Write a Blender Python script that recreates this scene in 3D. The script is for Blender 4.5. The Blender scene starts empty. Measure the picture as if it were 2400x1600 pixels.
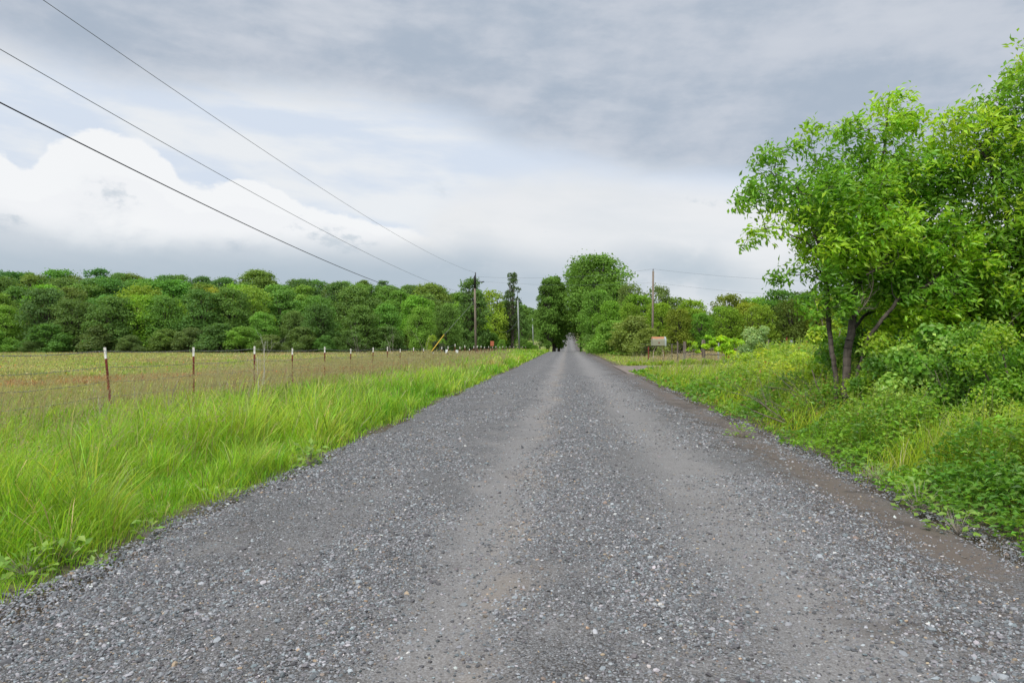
import bpy, math, random
import numpy as np
from mathutils import Vector
rng = np.random.default_rng(7); random.seed(7)
scn = bpy.context.scene; C = scn.collection
R_ = math.radians

# ------------------------------------------------------------------ camera
F = 1700.0; HZ = 803.0; CAMZ = 1.6; TH = math.atan(131/1700)
cam = bpy.data.cameras.new('camera'); co = bpy.data.objects.new('camera', cam); C.objects.link(co)
cam.lens = 25.5; cam.sensor_width = 36; cam.clip_end = 6000; cam.clip_start = 0.05
co.location = (0, 0, CAMZ); co.rotation_euler = (R_(90)+math.atan(3/1700), 0, TH)
scn.camera = co
GAIN = 1.75                                   # exposure as a linear factor
scn.view_settings.view_transform = 'Standard'; scn.view_settings.look = 'None'
scn.view_settings.exposure = math.log2(GAIN); scn.view_settings.gamma = 1
cT, sT = math.cos(TH), math.sin(TH)
def P(px, py, d):                             # photo pixel + depth -> world point
    r = (px-1200)/F*d
    return np.array([-sT*d+cT*r, cT*d+sT*r, CAMZ+(HZ-py)/F*d])
def depth_at(px, X):                          # depth at which the ray of column px crosses x = X
    return X/(cT*((px-1200)/F)-sT)
def proj(x, y, z):
    d = -sT*x+cT*y; r = cT*x+sT*y
    return 1200+F*r/d, HZ-F*(z-CAMZ)/d, d

# ------------------------------------------------------------------ world: cloudy sky
SUN_EL, SUN_AZ = R_(52), R_(205)              # behind the camera, a little left (azimuth from +Y, clockwise)
def srgb(r, g, b):
    f = lambda c: (c/255/12.92) if c/255 <= .04045 else ((c/255+.055)/1.055)**2.4
    return (f(r), f(g), f(b), 1)
w = bpy.data.worlds.new('World'); scn.world = w; w.use_nodes = True
nt = w.node_tree; nt.nodes.clear()
def nn(t, **k):
    n = nt.nodes.new(t)
    for a, b in k.items(): setattr(n, a, b)
    return n
def lk(a, b): nt.links.new(a, b)
def setin(n, i, v):
    if isinstance(v, bpy.types.NodeSocket): lk(v, n.inputs[i])
    elif v is not None: n.inputs[i].default_value = v
def M(op, a, b=None, c=None, clamp=False):
    n = nn('ShaderNodeMath', operation=op, use_clamp=clamp); setin(n, 0, a); setin(n, 1, b); setin(n, 2, c); return n.outputs[0]
def MIX(f, a, b):
    n = nn('ShaderNodeMix', data_type='RGBA'); setin(n, 0, f); setin(n, 6, a); setin(n, 7, b); return n.outputs[2]
def SS(x, lo, hi):
    n = nn('ShaderNodeMapRange', interpolation_type='SMOOTHSTEP'); setin(n, 0, x); n.inputs[1].default_value = lo; n.inputs[2].default_value = hi
    return n.outputs[0]
def NOISE(vec, scale, detail=6, rough=.55, dist=0, lac=2):
    n = nn('ShaderNodeTexNoise'); setin(n, 'Vector', vec); n.inputs['Scale'].default_value = scale; n.inputs['Detail'].default_value = detail
    n.inputs['Roughness'].default_value = rough; n.inputs['Distortion'].default_value = dist; return n.outputs[0]
tc = nn('ShaderNodeTexCoord'); sx = nn('ShaderNodeSeparateXYZ'); lk(tc.outputs['Generated'], sx.inputs[0])
X, Y, Z = sx.outputs
az = M('ARCTAN2', X, Y)
hyp = M('SQRT', M('ADD', M('MULTIPLY', X, X), M('MULTIPLY', Y, Y)))
T = M('DIVIDE', Z, M('MAXIMUM', hyp, .05))
u = M('DIVIDE', M('ADD', az, .80), 1.6, clamp=True)
def uv_of(dx, dy):                            # display pixel (2352 wide) -> u, tan(elevation)
    px, py = dx*2400/2352, dy*2400/2352
    a = math.atan((px-1200)/F)
    return (a-TH+.8)/1.6, (HZ-py)/F*math.cos(a)
def CURVE(pts):
    n = nn('ShaderNodeFloatCurve'); c = n.mapping.curves[0]
    pts = sorted(uv_of(*p) for p in pts)
    pts = [(0, pts[0][1])]+pts+[(1, pts[-1][1])]
    c.points[0].location = (pts[0][0], pts[0][1]/.8); c.points[1].location = (pts[-1][0], pts[-1][1]/.8)
    for a, b in pts[1:-1]: c.points.new(a, b/.8)
    n.mapping.update(); setin(n, 'Value', u); return M('MULTIPLY', n.outputs[0], .8)
cmb = nn('ShaderNodeCombineXYZ'); lk(M('MULTIPLY', az, 1.0), cmb.inputs[0]); lk(M('MULTIPLY', T, 1.7), cmb.inputs[1])
vec = cmb.outputs[0]
cm2 = nn('ShaderNodeCombineXYZ'); lk(M('ADD', M('MULTIPLY', az, 1.0), M('MULTIPLY', T, 1.2)), cm2.inputs[0]); lk(M('MULTIPLY', T, 3.6), cm2.inputs[1])
vst = cm2.outputs[0]
n1 = NOISE(vec, 3.2, 7, .5, .3); n2 = NOISE(vst, 2.2, 7, .55, .4); n3 = NOISE(vec, 7, 12, .60, .15); n4 = NOISE(vst, 5.5, 8, .55)
n5 = NOISE(vec, 15, 12, .62)
sc = M('SUBTRACT', n1, .5); sc2 = M('SUBTRACT', n2, .5); sc3 = M('SUBTRACT', n3, .5); sc4 = M('SUBTRACT', n4, .5); sc5 = M('SUBTRACT', n5, .5)
# pale gap with white veils
col = MIX(SS(M('ADD', n2, M('MULTIPLY', sc4, .5)), .40, .60), srgb(215, 225, 239), srgb(236, 239, 242))
# cumulus at the left
e1 = CURVE([(-200, 330), (0, 345), (60, 372), (130, 322), (300, 312), (370, 345), (420, 400), (480, 425), (560, 400), (640, 430), (700, 470), (860, 500), (1000, 540), (1200, 640), (2352, 700)])
k1 = M('ADD', M('SUBTRACT', e1, T), M('ADD', M('MULTIPLY', sc3, .06), M('MULTIPLY', sc5, .035)))
cum = MIX(SS(M('ADD', M('MULTIPLY', k1, 4.2), M('MULTIPLY', sc3, 1.5)), .28, .85), srgb(246, 247, 248), srgb(200, 207, 217))
col = MIX(SS(k1, -.001, .007), col, cum)
e1b = CURVE([(-200, 470), (0, 455), (90, 440), (200, 425), (300, 405), (360, 430), (430, 470), (560, 480), (650, 500), (760, 520), (900, 540), (1100, 580), (2352, 700)])
k1b = M('ADD', M('SUBTRACT', e1b, T), M('ADD', M('MULTIPLY', sc3, .07), M('MULTIPLY', sc5, .05)))
shade = M('MULTIPLY', SS(k1b, .004, -.05), SS(k1, .03, .09))
col = MIX(M('MULTIPLY', shade, .55), col, srgb(216, 222, 231))
puff = M('MULTIPLY', SS(k1b, -.001, .006), SS(k1b, .07, .01))
col = MIX(M('MULTIPLY', puff, .9), col, srgb(243, 244, 246))
# white area centre right
e4 = CURVE([(-200, 700), (900, 560), (1100, 430), (1300, 400), (1500, 405), (1750, 425), (2100, 440), (2352, 440)])
k4 = M('ADD', M('SUBTRACT', e4, T), M('MULTIPLY', sc2, .05))
col = MIX(M('MULTIPLY', SS(k4, -.03, .03), .85), col, MIX(SS(n4, .35, .7), srgb(238, 238, 238), srgb(226, 229, 232)))
# low grey layer
e2 = CURVE([(-200, 480), (0, 480), (150, 530), (400, 545), (700, 555), (900, 560), (1000, 545), (1100, 535), (1180, 560), (1330, 575), (1450, 545), (1600, 535), (1700, 580), (1760, 600), (1850, 570), (2352, 540)])
k2 = M('ADD', M('SUBTRACT', e2, T), M('ADD', M('MULTIPLY', sc3, .07), M('ADD', M('MULTIPLY', sc2, .06), M('MULTIPLY', sc5, .03))))
low = MIX(SS(M('ADD', n3, M('ADD', M('MULTIPLY', sc2, .6), M('MULTIPLY', sc5, .5))), .36, .62), srgb(186, 198, 209), srgb(210, 216, 223))
col = MIX(M('MULTIPLY', SS(k2, -.012, .045), .92), col, low)
scud = M('MULTIPLY', SS(M('ADD', n3, M('MULTIPLY', sc5, .5)), .60, .70), M('MULTIPLY', SS(T, .10, .14), SS(T, .24, .17)))
col = MIX(M('MULTIPLY', scud, .7), col, srgb(196, 206, 215))
lowb = M('MULTIPLY', SS(M('ADD', T, M('MULTIPLY', sc2, .06)), .15, .085), SS(u, .60, .38))
col = MIX(M('MULTIPLY', lowb, .85), col, srgb(176, 190, 203))
# brightening at the very horizon, right half
hb = M('MULTIPLY', SS(T, .095, .035), SS(u, .45, .66))
col = MIX(M('MULTIPLY', hb, .75), col, srgb(226, 230, 235))
# grey bank overhead
e3 = CURVE([(-200, 110), (0, 120), (150, 165), (300, 200), (450, 205), (620, 200), (760, 215), (900, 240), (1030, 275), (1150, 330), (1280, 370), (1450, 400), (1700, 425), (1850, 440), (2352, 450)])
k3 = M('ADD', M('SUBTRACT', T, e3), M('ADD', M('MULTIPLY', sc2, .11), M('MULTIPLY', sc4, .04)))
bk = MIX(SS(M('ADD', M('MULTIPLY', M('ADD', n1, n2), .5), M('ADD', M('MULTIPLY', sc3, .40), M('ADD', M('MULTIPLY', sc4, .22), M('MULTIPLY', sc5, .30)))), .36, .64), srgb(173, 185, 200), srgb(200, 206, 216))
bk = MIX(M('MULTIPLY', SS(M('ADD', n1, M('MULTIPLY', sc4, .6)), .5, .72), .6), bk, srgb(210, 215, 223))
col = MIX(SS(k3, -.03, .045), col, bk)
gain = nn('ShaderNodeVectorMath', operation='SCALE'); lk(col, gain.inputs[0])
# thinner, brighter cloud overhead and towards the hidden sun behind the camera
sdir = Vector((math.sin(SUN_AZ)*math.cos(SUN_EL), math.cos(SUN_AZ)*math.cos(SUN_EL), math.sin(SUN_EL)))
dp = nn('ShaderNodeVectorMath', operation='DOT_PRODUCT'); lk(tc.outputs['Generated'], dp.inputs[0]); dp.inputs[1].default_value = sdir
back = SS(dp.outputs['Value'], .25, 1.0); zen = SS(Z, .50, .95)
lk(M('MULTIPLY', 10/GAIN, M('ADD', M('ADD', 1.0, M('MULTIPLY', zen, 1.0)), M('MULTIPLY', back, 1.1))), gain.inputs[3])
sky = nn('ShaderNodeTexSky', sky_type='NISHITA'); sky.sun_disc = False; sky.sun_elevation = SUN_EL; sky.sun_rotation = SUN_AZ
mxs = nn('ShaderNodeMix', data_type='RGBA'); mxs.inputs[0].default_value = .96; lk(sky.outputs[0], mxs.inputs[6]); lk(gain.outputs[0], mxs.inputs[7])
bg = nn('ShaderNodeBackground'); bg.inputs[1].default_value = .1; lk(mxs.outputs[2], bg.inputs[0])
wo = nn('ShaderNodeOutputWorld'); lk(bg.outputs[0], wo.inputs[0])
# ------------------------------------------------------------------ sun (veiled by cloud)
sl = bpy.data.lights.new('sun', 'SUN'); sl.energy = 1.9; sl.angle = R_(12); sl.color = (1, .95, .87)
so = bpy.data.objects.new('sun', sl); C.objects.link(so); so.rotation_euler = sdir.to_track_quat('Z', 'Y').to_euler()

# ------------------------------------------------------------------ helpers
def tag(o, label=None, cat=None, group=None, kind=None):
    if label: o['label'] = label
    if cat: o['category'] = cat
    if group: o['group'] = group
    if kind: o['kind'] = kind
    return o
def empty(name, loc, label=None, cat=None, group=None, rz=0):
    o = bpy.data.objects.new(name, None); C.objects.link(o); o.location = loc; o.rotation_euler.z = rz
    o.empty_display_size = .2
    return tag(o, label, cat, group)
def mesh(name, V, faces, mat, col=None, parent=None, smooth=False):
    """V (n,3); faces: list of (m,k) int arrays; col (n,3) linear albedo"""
    me = bpy.data.meshes.new(name); V = np.asarray(V, np.float32).reshape(-1, 3)
    faces = [np.asarray(f, np.int32) for f in faces if len(f)]
    me.vertices.add(len(V)); me.vertices.foreach_set('co', V.ravel())
    loops = np.concatenate([f.ravel() for f in faces]); me.loops.add(len(loops)); me.loops.foreach_set('vertex_index', loops)
    cnt = np.concatenate([np.full(len(f), f.shape[1], np.int32) for f in faces])
    me.polygons.add(len(cnt)); st = np.zeros(len(cnt), np.int32); st[1:] = np.cumsum(cnt)[:-1]
    me.polygons.foreach_set('loop_start', st)
    me.polygons.foreach_set('use_smooth', np.full(len(cnt), smooth, bool))
    me.update(calc_edges=True)
    if col is not None:
        a = me.color_attributes.new('tint', 'FLOAT_COLOR', 'POINT')
        c4 = np.ones((len(V), 4), np.float32); c4[:, :3] = col; a.data.foreach_set('color', c4.ravel())
    if mat: me.materials.append(mat)
    o = bpy.data.objects.new(name, me); C.objects.link(o)
    if parent: o.parent = parent
    return o
def hsh(ix, iy, s):
    h = (ix.astype(np.int64)*374761393+iy.astype(np.int64)*668265263+s*974634777) & 0xFFFFFFFF
    h = ((h ^ (h >> 13))*1274126177) & 0xFFFFFFFF
    return ((h ^ (h >> 16)) & 0xFFFF)/65535.0
def vn(x, y, sc=1.0, s=0):                    # value noise 0..1
    x = np.asarray(x, float)*sc; y = np.asarray(y, float)*sc
    ix = np.floor(x); iy = np.floor(y); fx = x-ix; fy = y-iy
    fx = fx*fx*(3-2*fx); fy = fy*fy*(3-2*fy); ix = ix.astype(int); iy = iy.astype(int)
    return (hsh(ix, iy, s)*(1-fx)+hsh(ix+1, iy, s)*fx)*(1-fy)+(hsh(ix, iy+1, s)*(1-fx)+hsh(ix+1, iy+1, s)*fx)*fy
def fbm(x, y, sc=1.0, s=0, o=4):
    a = 0; t = 0; k = 1.0
    for i in range(o): a = a+k*vn(x, y, sc*2**i, s+i*17); t += k; k *= .5
    return a/t
def ss(x, a, b):
    t = np.clip((np.asarray(x, float)-a)/(b-a), 0, 1); return t*t*(3-2*t)
def lerp(a, b, t): return a+(b-a)*t
def mixc(a, b, t):
    return np.asarray(a, float)*(1-np.asarray(t)[..., None])+np.asarray(b, float)*np.asarray(t)[..., None]

def H(x, y):                                  # terrain height
    x = np.asarray(x, float); y = np.asarray(y, float)
    far = -.5*ss(y, 120, 165)+8.2*ss(y, 170, 470)-3*ss(y, 480, 700)
    hill = 13.5*ss(y, 118, 235)*ss(-x, 22, 62)*(1-.30*ss(-x, 60, 20))
    rb = .38*ss(x, 3.5, 6.3)*(1-.85*ss(y, 16, 31))+.20*ss(x, 8, 16)*(1-.6*ss(y, 30, 42)*ss(x, 20, 14))
    lb = -.10*ss(-x, 3.5, 5.0)*ss(-x, 9.5, 7.0)
    rough = (fbm(x, y, .22, 3)-.5)*.22*ss(np.abs(x), 4.2, 7)
    return far+hill+rb+lb+rough
def RH(x, y):                                 # road surface
    x = np.asarray(x, float); y = np.asarray(y, float)
    z = .03+.05*(1-(x/3.5)**2)
    z = z-.022*np.exp(-((x+.62)/.28)**2)-.022*np.exp(-((x-1.15)/.35)**2)-.03*np.exp(-((x-2.95)/.35)**2)
    z = z+(fbm(x, y, 1.1, 40)-.5)*.05+(fbm(x, y, 6, 41, 2)-.5)*.012
    z = z+.03*np.exp(-((x-2.45)/.16)**2)*fbm(x, y, 2, 44)
    return z+H(x*0, y)-.05*ss(np.abs(x), 3.1, 3.7)

# ------------------------------------------------------------------ materials
class MB:
    def __init__(s, name):
        s.m = bpy.data.materials.new(name); s.m.use_nodes = True; s.t = s.m.node_tree; s.t.nodes.clear()
        s.out = s.t.nodes.new('ShaderNodeOutputMaterial')
    def n(s, t, **k):
        n = s.t.nodes.new(t)
        for a, b in k.items(): setattr(n, a, b)
        return n
    def i(s, n, idx, v):
        if isinstance(v, bpy.types.NodeSocket): s.t.links.new(v, n.inputs[idx])
        elif v is not None: n.inputs[idx].default_value = v
    def math(s, op, a, b=None, clamp=False):
        n = s.n('ShaderNodeMath', operation=op, use_clamp=clamp); s.i(n, 0, a); s.i(n, 1, b); return n.outputs[0]
    def mix(s, f, a, b, bt='MIX'):
        n = s.n('ShaderNodeMix', data_type='RGBA', blend_type=bt); s.i(n, 0, f); s.i(n, 6, a); s.i(n, 7, b); return n.outputs[2]
    def noise(s, vec, sc, det=4, ro=.5, w=0):
        n = s.n('ShaderNodeTexNoise'); s.i(n, 'Vector', vec); s.i(n, 'Scale', sc); s.i(n, 'Detail', det); s.i(n, 'Roughness', ro); return n.outputs[0]
    def ramp(s, f, pts, interp='LINEAR'):
        n = s.n('ShaderNodeValToRGB'); s.i(n, 0, f); r = n.color_ramp; r.interpolation = interp
        while len(r.elements) < len(pts): r.elements.new(.5)
        for e, (p, c) in zip(r.elements, pts): e.position = p; e.color = (*c, 1) if len(c) == 3 else c
        return n.outputs[0]
    def mr(s, x, lo, hi, a=0, b=1):
        n = s.n('ShaderNodeMapRange', interpolation_type='SMOOTHSTEP'); s.i(n, 0, x)
        for k, v in enumerate((lo, hi, a, b)): n.inputs[k+1].default_value = v
        return n.outputs[0]
    def pos(s): return s.n('ShaderNodeNewGeometry').outputs['Position']
    def obj(s): return s.n('ShaderNodeTexCoord').outputs['Object']
    def attr(s, name='tint'): return s.n('ShaderNodeAttribute', attribute_name=name).outputs[0]
    def bsdf(s, color, rough=.8, metal=0, spec=.3, normal=None):
        b = s.n('ShaderNodeBsdfPrincipled'); s.i(b, 'Base Color', color); s.i(b, 'Roughness', rough); s.i(b, 'Metallic', metal)
        s.i(b, 'Specular IOR Level', spec)
        if normal is not None: s.i(b, 'Normal', normal)
        return b.outputs[0]
    def bump(s, h, st=.5, d=.02, normal=None):
        n = s.n('ShaderNodeBump'); s.i(n, 'Height', h); n.inputs['Strength'].default_value = st; n.inputs['Distance'].default_value = d
        s.i(n, 'Normal', normal); return n.outputs[0]
    def done(s, sh): s.t.links.new(sh, s.out.inputs[0]); return s.m
def leaf_mat(name, use_obj=False, trans=.38, rough=.55, spec=.3):
    b = MB(name); c = b.attr()
    if use_obj:
        oi = b.n('ShaderNodeObjectInfo'); c = b.mix(1.0, c, oi.outputs['Color'], 'MULTIPLY')
    p = b.bsdf(c, rough, 0, spec)
    t = b.n('ShaderNodeBsdfTranslucent'); b.i(t, 0, b.mix(1.0, c, (1.5, 1.45, .75, 1), 'MULTIPLY'))
    m = b.n('ShaderNodeMixShader'); b.i(m, 0, trans); b.t.links.new(p, m.inputs[1]); b.t.links.new(t.outputs[0], m.inputs[2])
    return b.done(m.outputs[0])
def plain_mat(name, c1, c2, sc=8, rough=.85, metal=0, bump=.3, bd=.01, stretch=None, spec=.3):
    b = MB(name); v = b.obj()
    if stretch:
        mp = b.n('ShaderNodeMapping'); b.i(mp, 0, v); mp.inputs['Scale'].default_value = stretch; v = mp.outputs[0]
    n = b.noise(v, sc, 6, .6); c = b.mix(b.mr(n, .35, .65), (*c1, 1), (*c2, 1))
    return b.done(b.bsdf(c, rough, metal, spec, b.bump(n, bump, bd)))
m_grass = leaf_mat('grass_blades', trans=.5, rough=.5)
m_leaf = leaf_mat('leaves', trans=.46, rough=.45, spec=.4)
m_crown = leaf_mat('tree_foliage', use_obj=True, trans=.38, rough=.6, spec=.2)
m_bark = plain_mat('bark', (.085, .065, .05), (.17, .14, .115), 14, .9, 0, .8, .02, (1, 1, .25))
m_barkd = plain_mat('dark_bark', (.035, .028, .022), (.09, .075, .06), 8, .9, 0, .8, .03, (1, 1, .25))
m_twig = plain_mat('dead_twig', (.20, .16, .13), (.34, .30, .25), 20, .9)
m_pale = plain_mat('bleached_twig', (.32, .29, .25), (.48, .45, .41), 20, .9)
m_pole = plain_mat('weathered_pole_wood', (.12, .095, .075), (.22, .18, .14), 9, .9, 0, .6, .01, (1, 1, .08))
m_poleg = plain_mat('grey_pole', (.20, .225, .22), (.30, .325, .31), 6, .8, 0, .2, .01, (1, 1, .1))
m_dark = plain_mat('dark_metal', (.02, .02, .022), (.05, .05, .05), 12, .5, .6)
m_cable = plain_mat('black_cable', (.018, .02, .03), (.03, .03, .045), 12, .6)
m_wiregrey = plain_mat('grey_conductor', (.10, .11, .12), (.16, .17, .18), 12, .5, .5)
m_galv = plain_mat('galvanised_wire', (.14, .13, .125), (.30, .29, .28), 30, .55, .5)
m_rustred = plain_mat('red_oxide_steel', (.20, .035, .022), (.11, .03, .02), 14, .75, 0, .3, .004, (1, 1, .5))
m_whitep = plain_mat('chipped_white_paint', (.72, .72, .68), (.5, .47, .42), 40, .6, 0, .2, .003)
m_yellow = plain_mat('yellow_plastic', (.50, .34, .03), (.42, .28, .03), 10, .5)
m_orange = plain_mat('faded_orange_sign', (.40, .11, .045), (.32, .10, .055), 12, .6)
m_whites = plain_mat('white_sign', (.72, .74, .78), (.62, .64, .68), 12, .6)
m_oldwood = plain_mat('old_grey_brown_wood', (.075, .055, .045), (.19, .155, .13), 10, .95, 0, 1, .03, (1, 1, .12))
m_insul = plain_mat('insulator', (.25, .25, .26), (.16, .16, .17), 12, .3)

# ------------------------------------------------------------------ ground
def axis(segs):
    out = []
    for a, b, n in segs: out += list(np.linspace(a, b, n, endpoint=False))
    return np.array(out+[segs[-1][1]])
def band_col(x, y):
    """albedo of the vegetation cover at a point"""
    x = np.asarray(x, float); y = np.asarray(y, float)
    n = fbm(x, y, .12, 5); n2 = fbm(x, y, .6, 9); n3 = fbm(x*.35, y, .25, 12); n4 = fbm(x, y, 1.6, 14, 2)
    g1 = np.array([.31, .455, .045]); g2 = np.array([.18, .35, .03]); tan = np.array([.42, .35, .18]); br = np.array([.37, .18, .12])
    mv = np.array([.30, .235, .16])
    c = mixc(g1, g2, ss(n*.6+n2*.4, .42, .66))
    c = mixc(c, [.40, .53, .06], ss(n4*.5+n2*.5, .55, .72)*.75)
    fld = ss(-x, 9.6, 11.5)*(y < 165)
    xx = np.clip((x+20)*3.2, -4, 28)
    yc = 27.5+xx+(n3-.5)*8; hw = 5.6+np.clip((x+20)*1.5, 0, 14)
    bb = np.exp(-((y-yc)/hw)**2)
    fc = mixc([.29, .375, .08], [.23, .33, .06], ss(n3, .4, .6))
    fc = mixc(fc, tan, (ss(n2, .45, .68)*.5+.1)*ss(y, 27, 20)+ss(n3, .56, .66)*.3*ss(y, 40, 60))
    fc = mixc(fc, br, np.clip(bb*1.6, 0, .97)*(.80+.20*n2))
    fc = mixc(fc, tan*1.1, ss(fbm(x*.5, y, .22, 81), .46, .6)*.45)
    fc = mixc(fc, mv, ss(y+(n3-.5)*30, 88, 104)*.75)
    c = mixc(c, fc, fld)
    pt = ss(fbm(x, y*.5, .35, 77), .57, .66)*ss(y, 28, 45)*(x < -4)
    c = mixc(c, [.42, .29, .20], pt*.7)
    c = mixc(c, [.40, .42, .20], ss(fbm(x, y*.6, .5, 78), .52, .66)*ss(y, 20, 40)*.5*(x < -4))
    r = x > 3
    rc = mixc([.33, .43, .035], [.20, .34, .03], ss(n2, .45, .65))
    rc = mixc(rc, [.33, .38, .10], ss(y, 26, 40)*.55)
    rc = mixc(rc, [.40, .32, .20], ss(y, 60, 62)*ss(x, 7, 9)*.9)
    return np.where(r[..., None], rc, c)
xs = axis([(-900, -120, 18), (-120, -20, 60), (-20, -3, 85), (-3, 4, 14), (4, 20, 70), (20, 120, 60), (120, 900, 18)])
ys = axis([(-40, 2, 8), (2, 30, 140), (30, 120, 150), (120, 260, 70), (260, 700, 60), (700, 3000, 14)])
gx, gy = np.meshgrid(xs, ys); gz = H(gx, gy)
road_m = ss(np.abs(gx), 3.55, 3.2)
gz = gz-.10*road_m
V = np.stack([gx, gy, gz], -1).reshape(-1, 3)
nx, ny = len(xs), len(ys); ii = np.arange((ny-1)*nx).reshape(ny-1, nx)[:, :-1].ravel()
Fq = np.stack([ii, ii+1, ii+1+nx, ii+nx], -1)
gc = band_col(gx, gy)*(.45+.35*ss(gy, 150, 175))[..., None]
dirt = np.array([.105, .082, .062])
gc = mixc(gc, dirt, np.clip(ss(gx, -3.8, -3.5)*ss(gx, 4.2, 3.8)+ss(np.abs(gx-4.5), 1.5, .5)*0, 0, 1))
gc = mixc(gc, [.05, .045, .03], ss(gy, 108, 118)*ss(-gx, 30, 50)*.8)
b = MB('ground_soil'); p = b.pos(); nA = b.noise(p, 3.0, 8, .65); nB = b.noise(p, 22, 5, .6)
cc = b.mix(b.mr(nA, .35, .7), b.attr(), (.10, .085, .06, 1)); cc = b.mix(1.0, cc, b.ramp(nB, [(0.2, (.55, .55, .55)), (.8, (1.35, 1.35, 1.35))]), 'MULTIPLY')
m_ground = b.done(b.bsdf(cc, .95, 0, .1, b.bump(nB, .8, .05)))
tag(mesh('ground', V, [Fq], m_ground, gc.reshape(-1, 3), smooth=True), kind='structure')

# ------------------------------------------------------------------ road
rx = np.linspace(-1, 1, 71)
ry = axis([(-6, 1.5, 12), (1.5, 14, 170), (14, 40, 170), (40, 170, 160), (170, 640, 110)])
U, Yr = np.meshgrid(rx, ry)
le = -3.42+(fbm(Yr*0, Yr, .5, 21)-.5)*.7+(fbm(Yr*0, Yr, 2.3, 22)-.5)*.30; ri = 3.38+(fbm(Yr*0, Yr, .4, 23)-.5)*.35
nar = 1.0
Xr = np.where(U < 0, -U*le, U*ri)*nar
Zr = RH(Xr/nar, Yr)+.012
Zr = Zr-.10*ss(np.abs(U), .955, 1.0)
V = np.stack([Xr, Yr, Zr], -1).reshape(-1, 3); n_ = len(rx)
ii = np.arange((len(ry)-1)*n_).reshape(-1, n_)[:, :-1].ravel()
Fq = np.stack([ii, ii+1, ii+1+n_, ii+n_], -1)
b = MB('crushed_stone_road'); p = b.pos(); sp = b.n('ShaderNodeSeparateXYZ'); b.i(sp, 0, p); px_, py_, pz_ = sp.outputs
warp = b.noise(p, .45, 4, .55); wx = b.math('ADD', px_, b.math('MULTIPLY', b.math('SUBTRACT', warp, .5), 1.1))
def gauss(c, wd):
    d = b.math('DIVIDE', b.math('SUBTRACT', wx, c), wd); return b.math('POWER', 2.718, b.math('MULTIPLY', b.math('MULTIPLY', d, d), -1))
trk = b.math('ADD', b.math('ADD', gauss(-.65, .40), b.math('MULTIPLY', gauss(1.35, .62), .95)), b.math('MULTIPLY', gauss(-1.9, .3), .25), clamp=True)
mt = b.noise(p, 1.6, 5, .6)
fines = b.math('ADD', trk, b.math('MULTIPLY', b.mr(mt, .45, .72), .55), clamp=True)
def vor(sc):
    v = b.n('ShaderNodeTexVoronoi'); b.i(v, 'Vector', p); v.inputs['Scale'].default_value = sc; v.inputs['Randomness'].default_value = 1
    return v.outputs['Distance'], v.outputs['Color']
d1, c1 = vor(60); d2, c2 = vor(105); d3, c3 = vor(120)
stone = [(0, (.072, .070, .068)), (.3, (.124, .123, .124)), (.6, (.19, .191, .195)), (.85, (.27, .272, .275)), (.965, (.36, .355, .34)), (1, (.36, .28, .20))]
s1 = b.ramp(c1, stone); s2 = b.ramp(c2, stone); s3 = b.ramp(c3, stone)
s1 = b.mix(b.mr(d1, .35, .75), s1, (.040, .035, .030, 1)); s2 = b.mix(b.mr(d2, .4, .8), s2, (.055, .048, .041, 1))
rnd = b.n('ShaderNodeSeparateXYZ'); b.i(rnd, 0, c1)
stn = b.mix(b.mr(rnd.outputs[1], .35, .5), s1, s2)
finec = b.mix(.42, s3, b.mix(mt, (.160, .140, .120, 1), (.235, .208, .180, 1)))
colr = b.mix(b.math('MULTIPLY', fines, .75), stn, finec)
# brown washed dirt strip near the right edge, patchy dark damp dirt
nlow = b.noise(p, .8, 5, .6); nst = b.noise(p, 5, 6, .65)
strip = b.math('MULTIPLY', gauss(2.92, .50), b.mr(b.math('ADD', nlow, b.math('MULTIPLY', b.math('SUBTRACT', nst, .5), .5)), .36, .5))
colr = b.mix(b.math('MULTIPLY', strip, .95), colr, b.mix(nst, (.080, .063, .050, 1), (.135, .108, .087, 1)))
clod = b.math('MULTIPLY', gauss(2.45, .22), b.mr(b.math('ADD', nst, b.math('MULTIPLY', b.math('SUBTRACT', nlow, .5), .6)), .48, .56))
colr = b.mix(b.math('MULTIPLY', clod, .85), colr, (.07, .056, .047, 1))
patch = b.math('MULTIPLY', b.mr(b.math('ADD', nlow, b.math('MULTIPLY', b.math('SUBTRACT', nst, .5), .7)), .54, .66), b.math('ADD', b.math('MULTIPLY', b.mr(px_, 1.2, 2.2), .75), b.math('ADD', .18, b.math('MULTIPLY', b.mr(px_, -1.6, -2.8), .35))))
colr = b.mix(patch, colr, (.065, .054, .045, 1))
tanm = b.math('MULTIPLY', gauss(-.42, .17), b.mr(nlow, .42, .6)); colr = b.mix(b.math('MULTIPLY', tanm, .45), colr, (.21, .17, .13, 1))
hh = b.math('SUBTRACT', 1, d1); hh = b.math('ADD', hh, b.math('MULTIPLY', b.math('SUBTRACT', 1, d2), .5))
hh = b.math('MULTIPLY', hh, b.math('SUBTRACT', 1.0, b.math('MULTIPLY', b.math('MAXIMUM', fines, strip), .75)))
m_road = b.done(b.bsdf(colr, .85, 0, .25, b.bump(hh, .8, .014)))
tag(mesh('road', V, [Fq], m_road, smooth=True), kind='structure')
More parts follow.
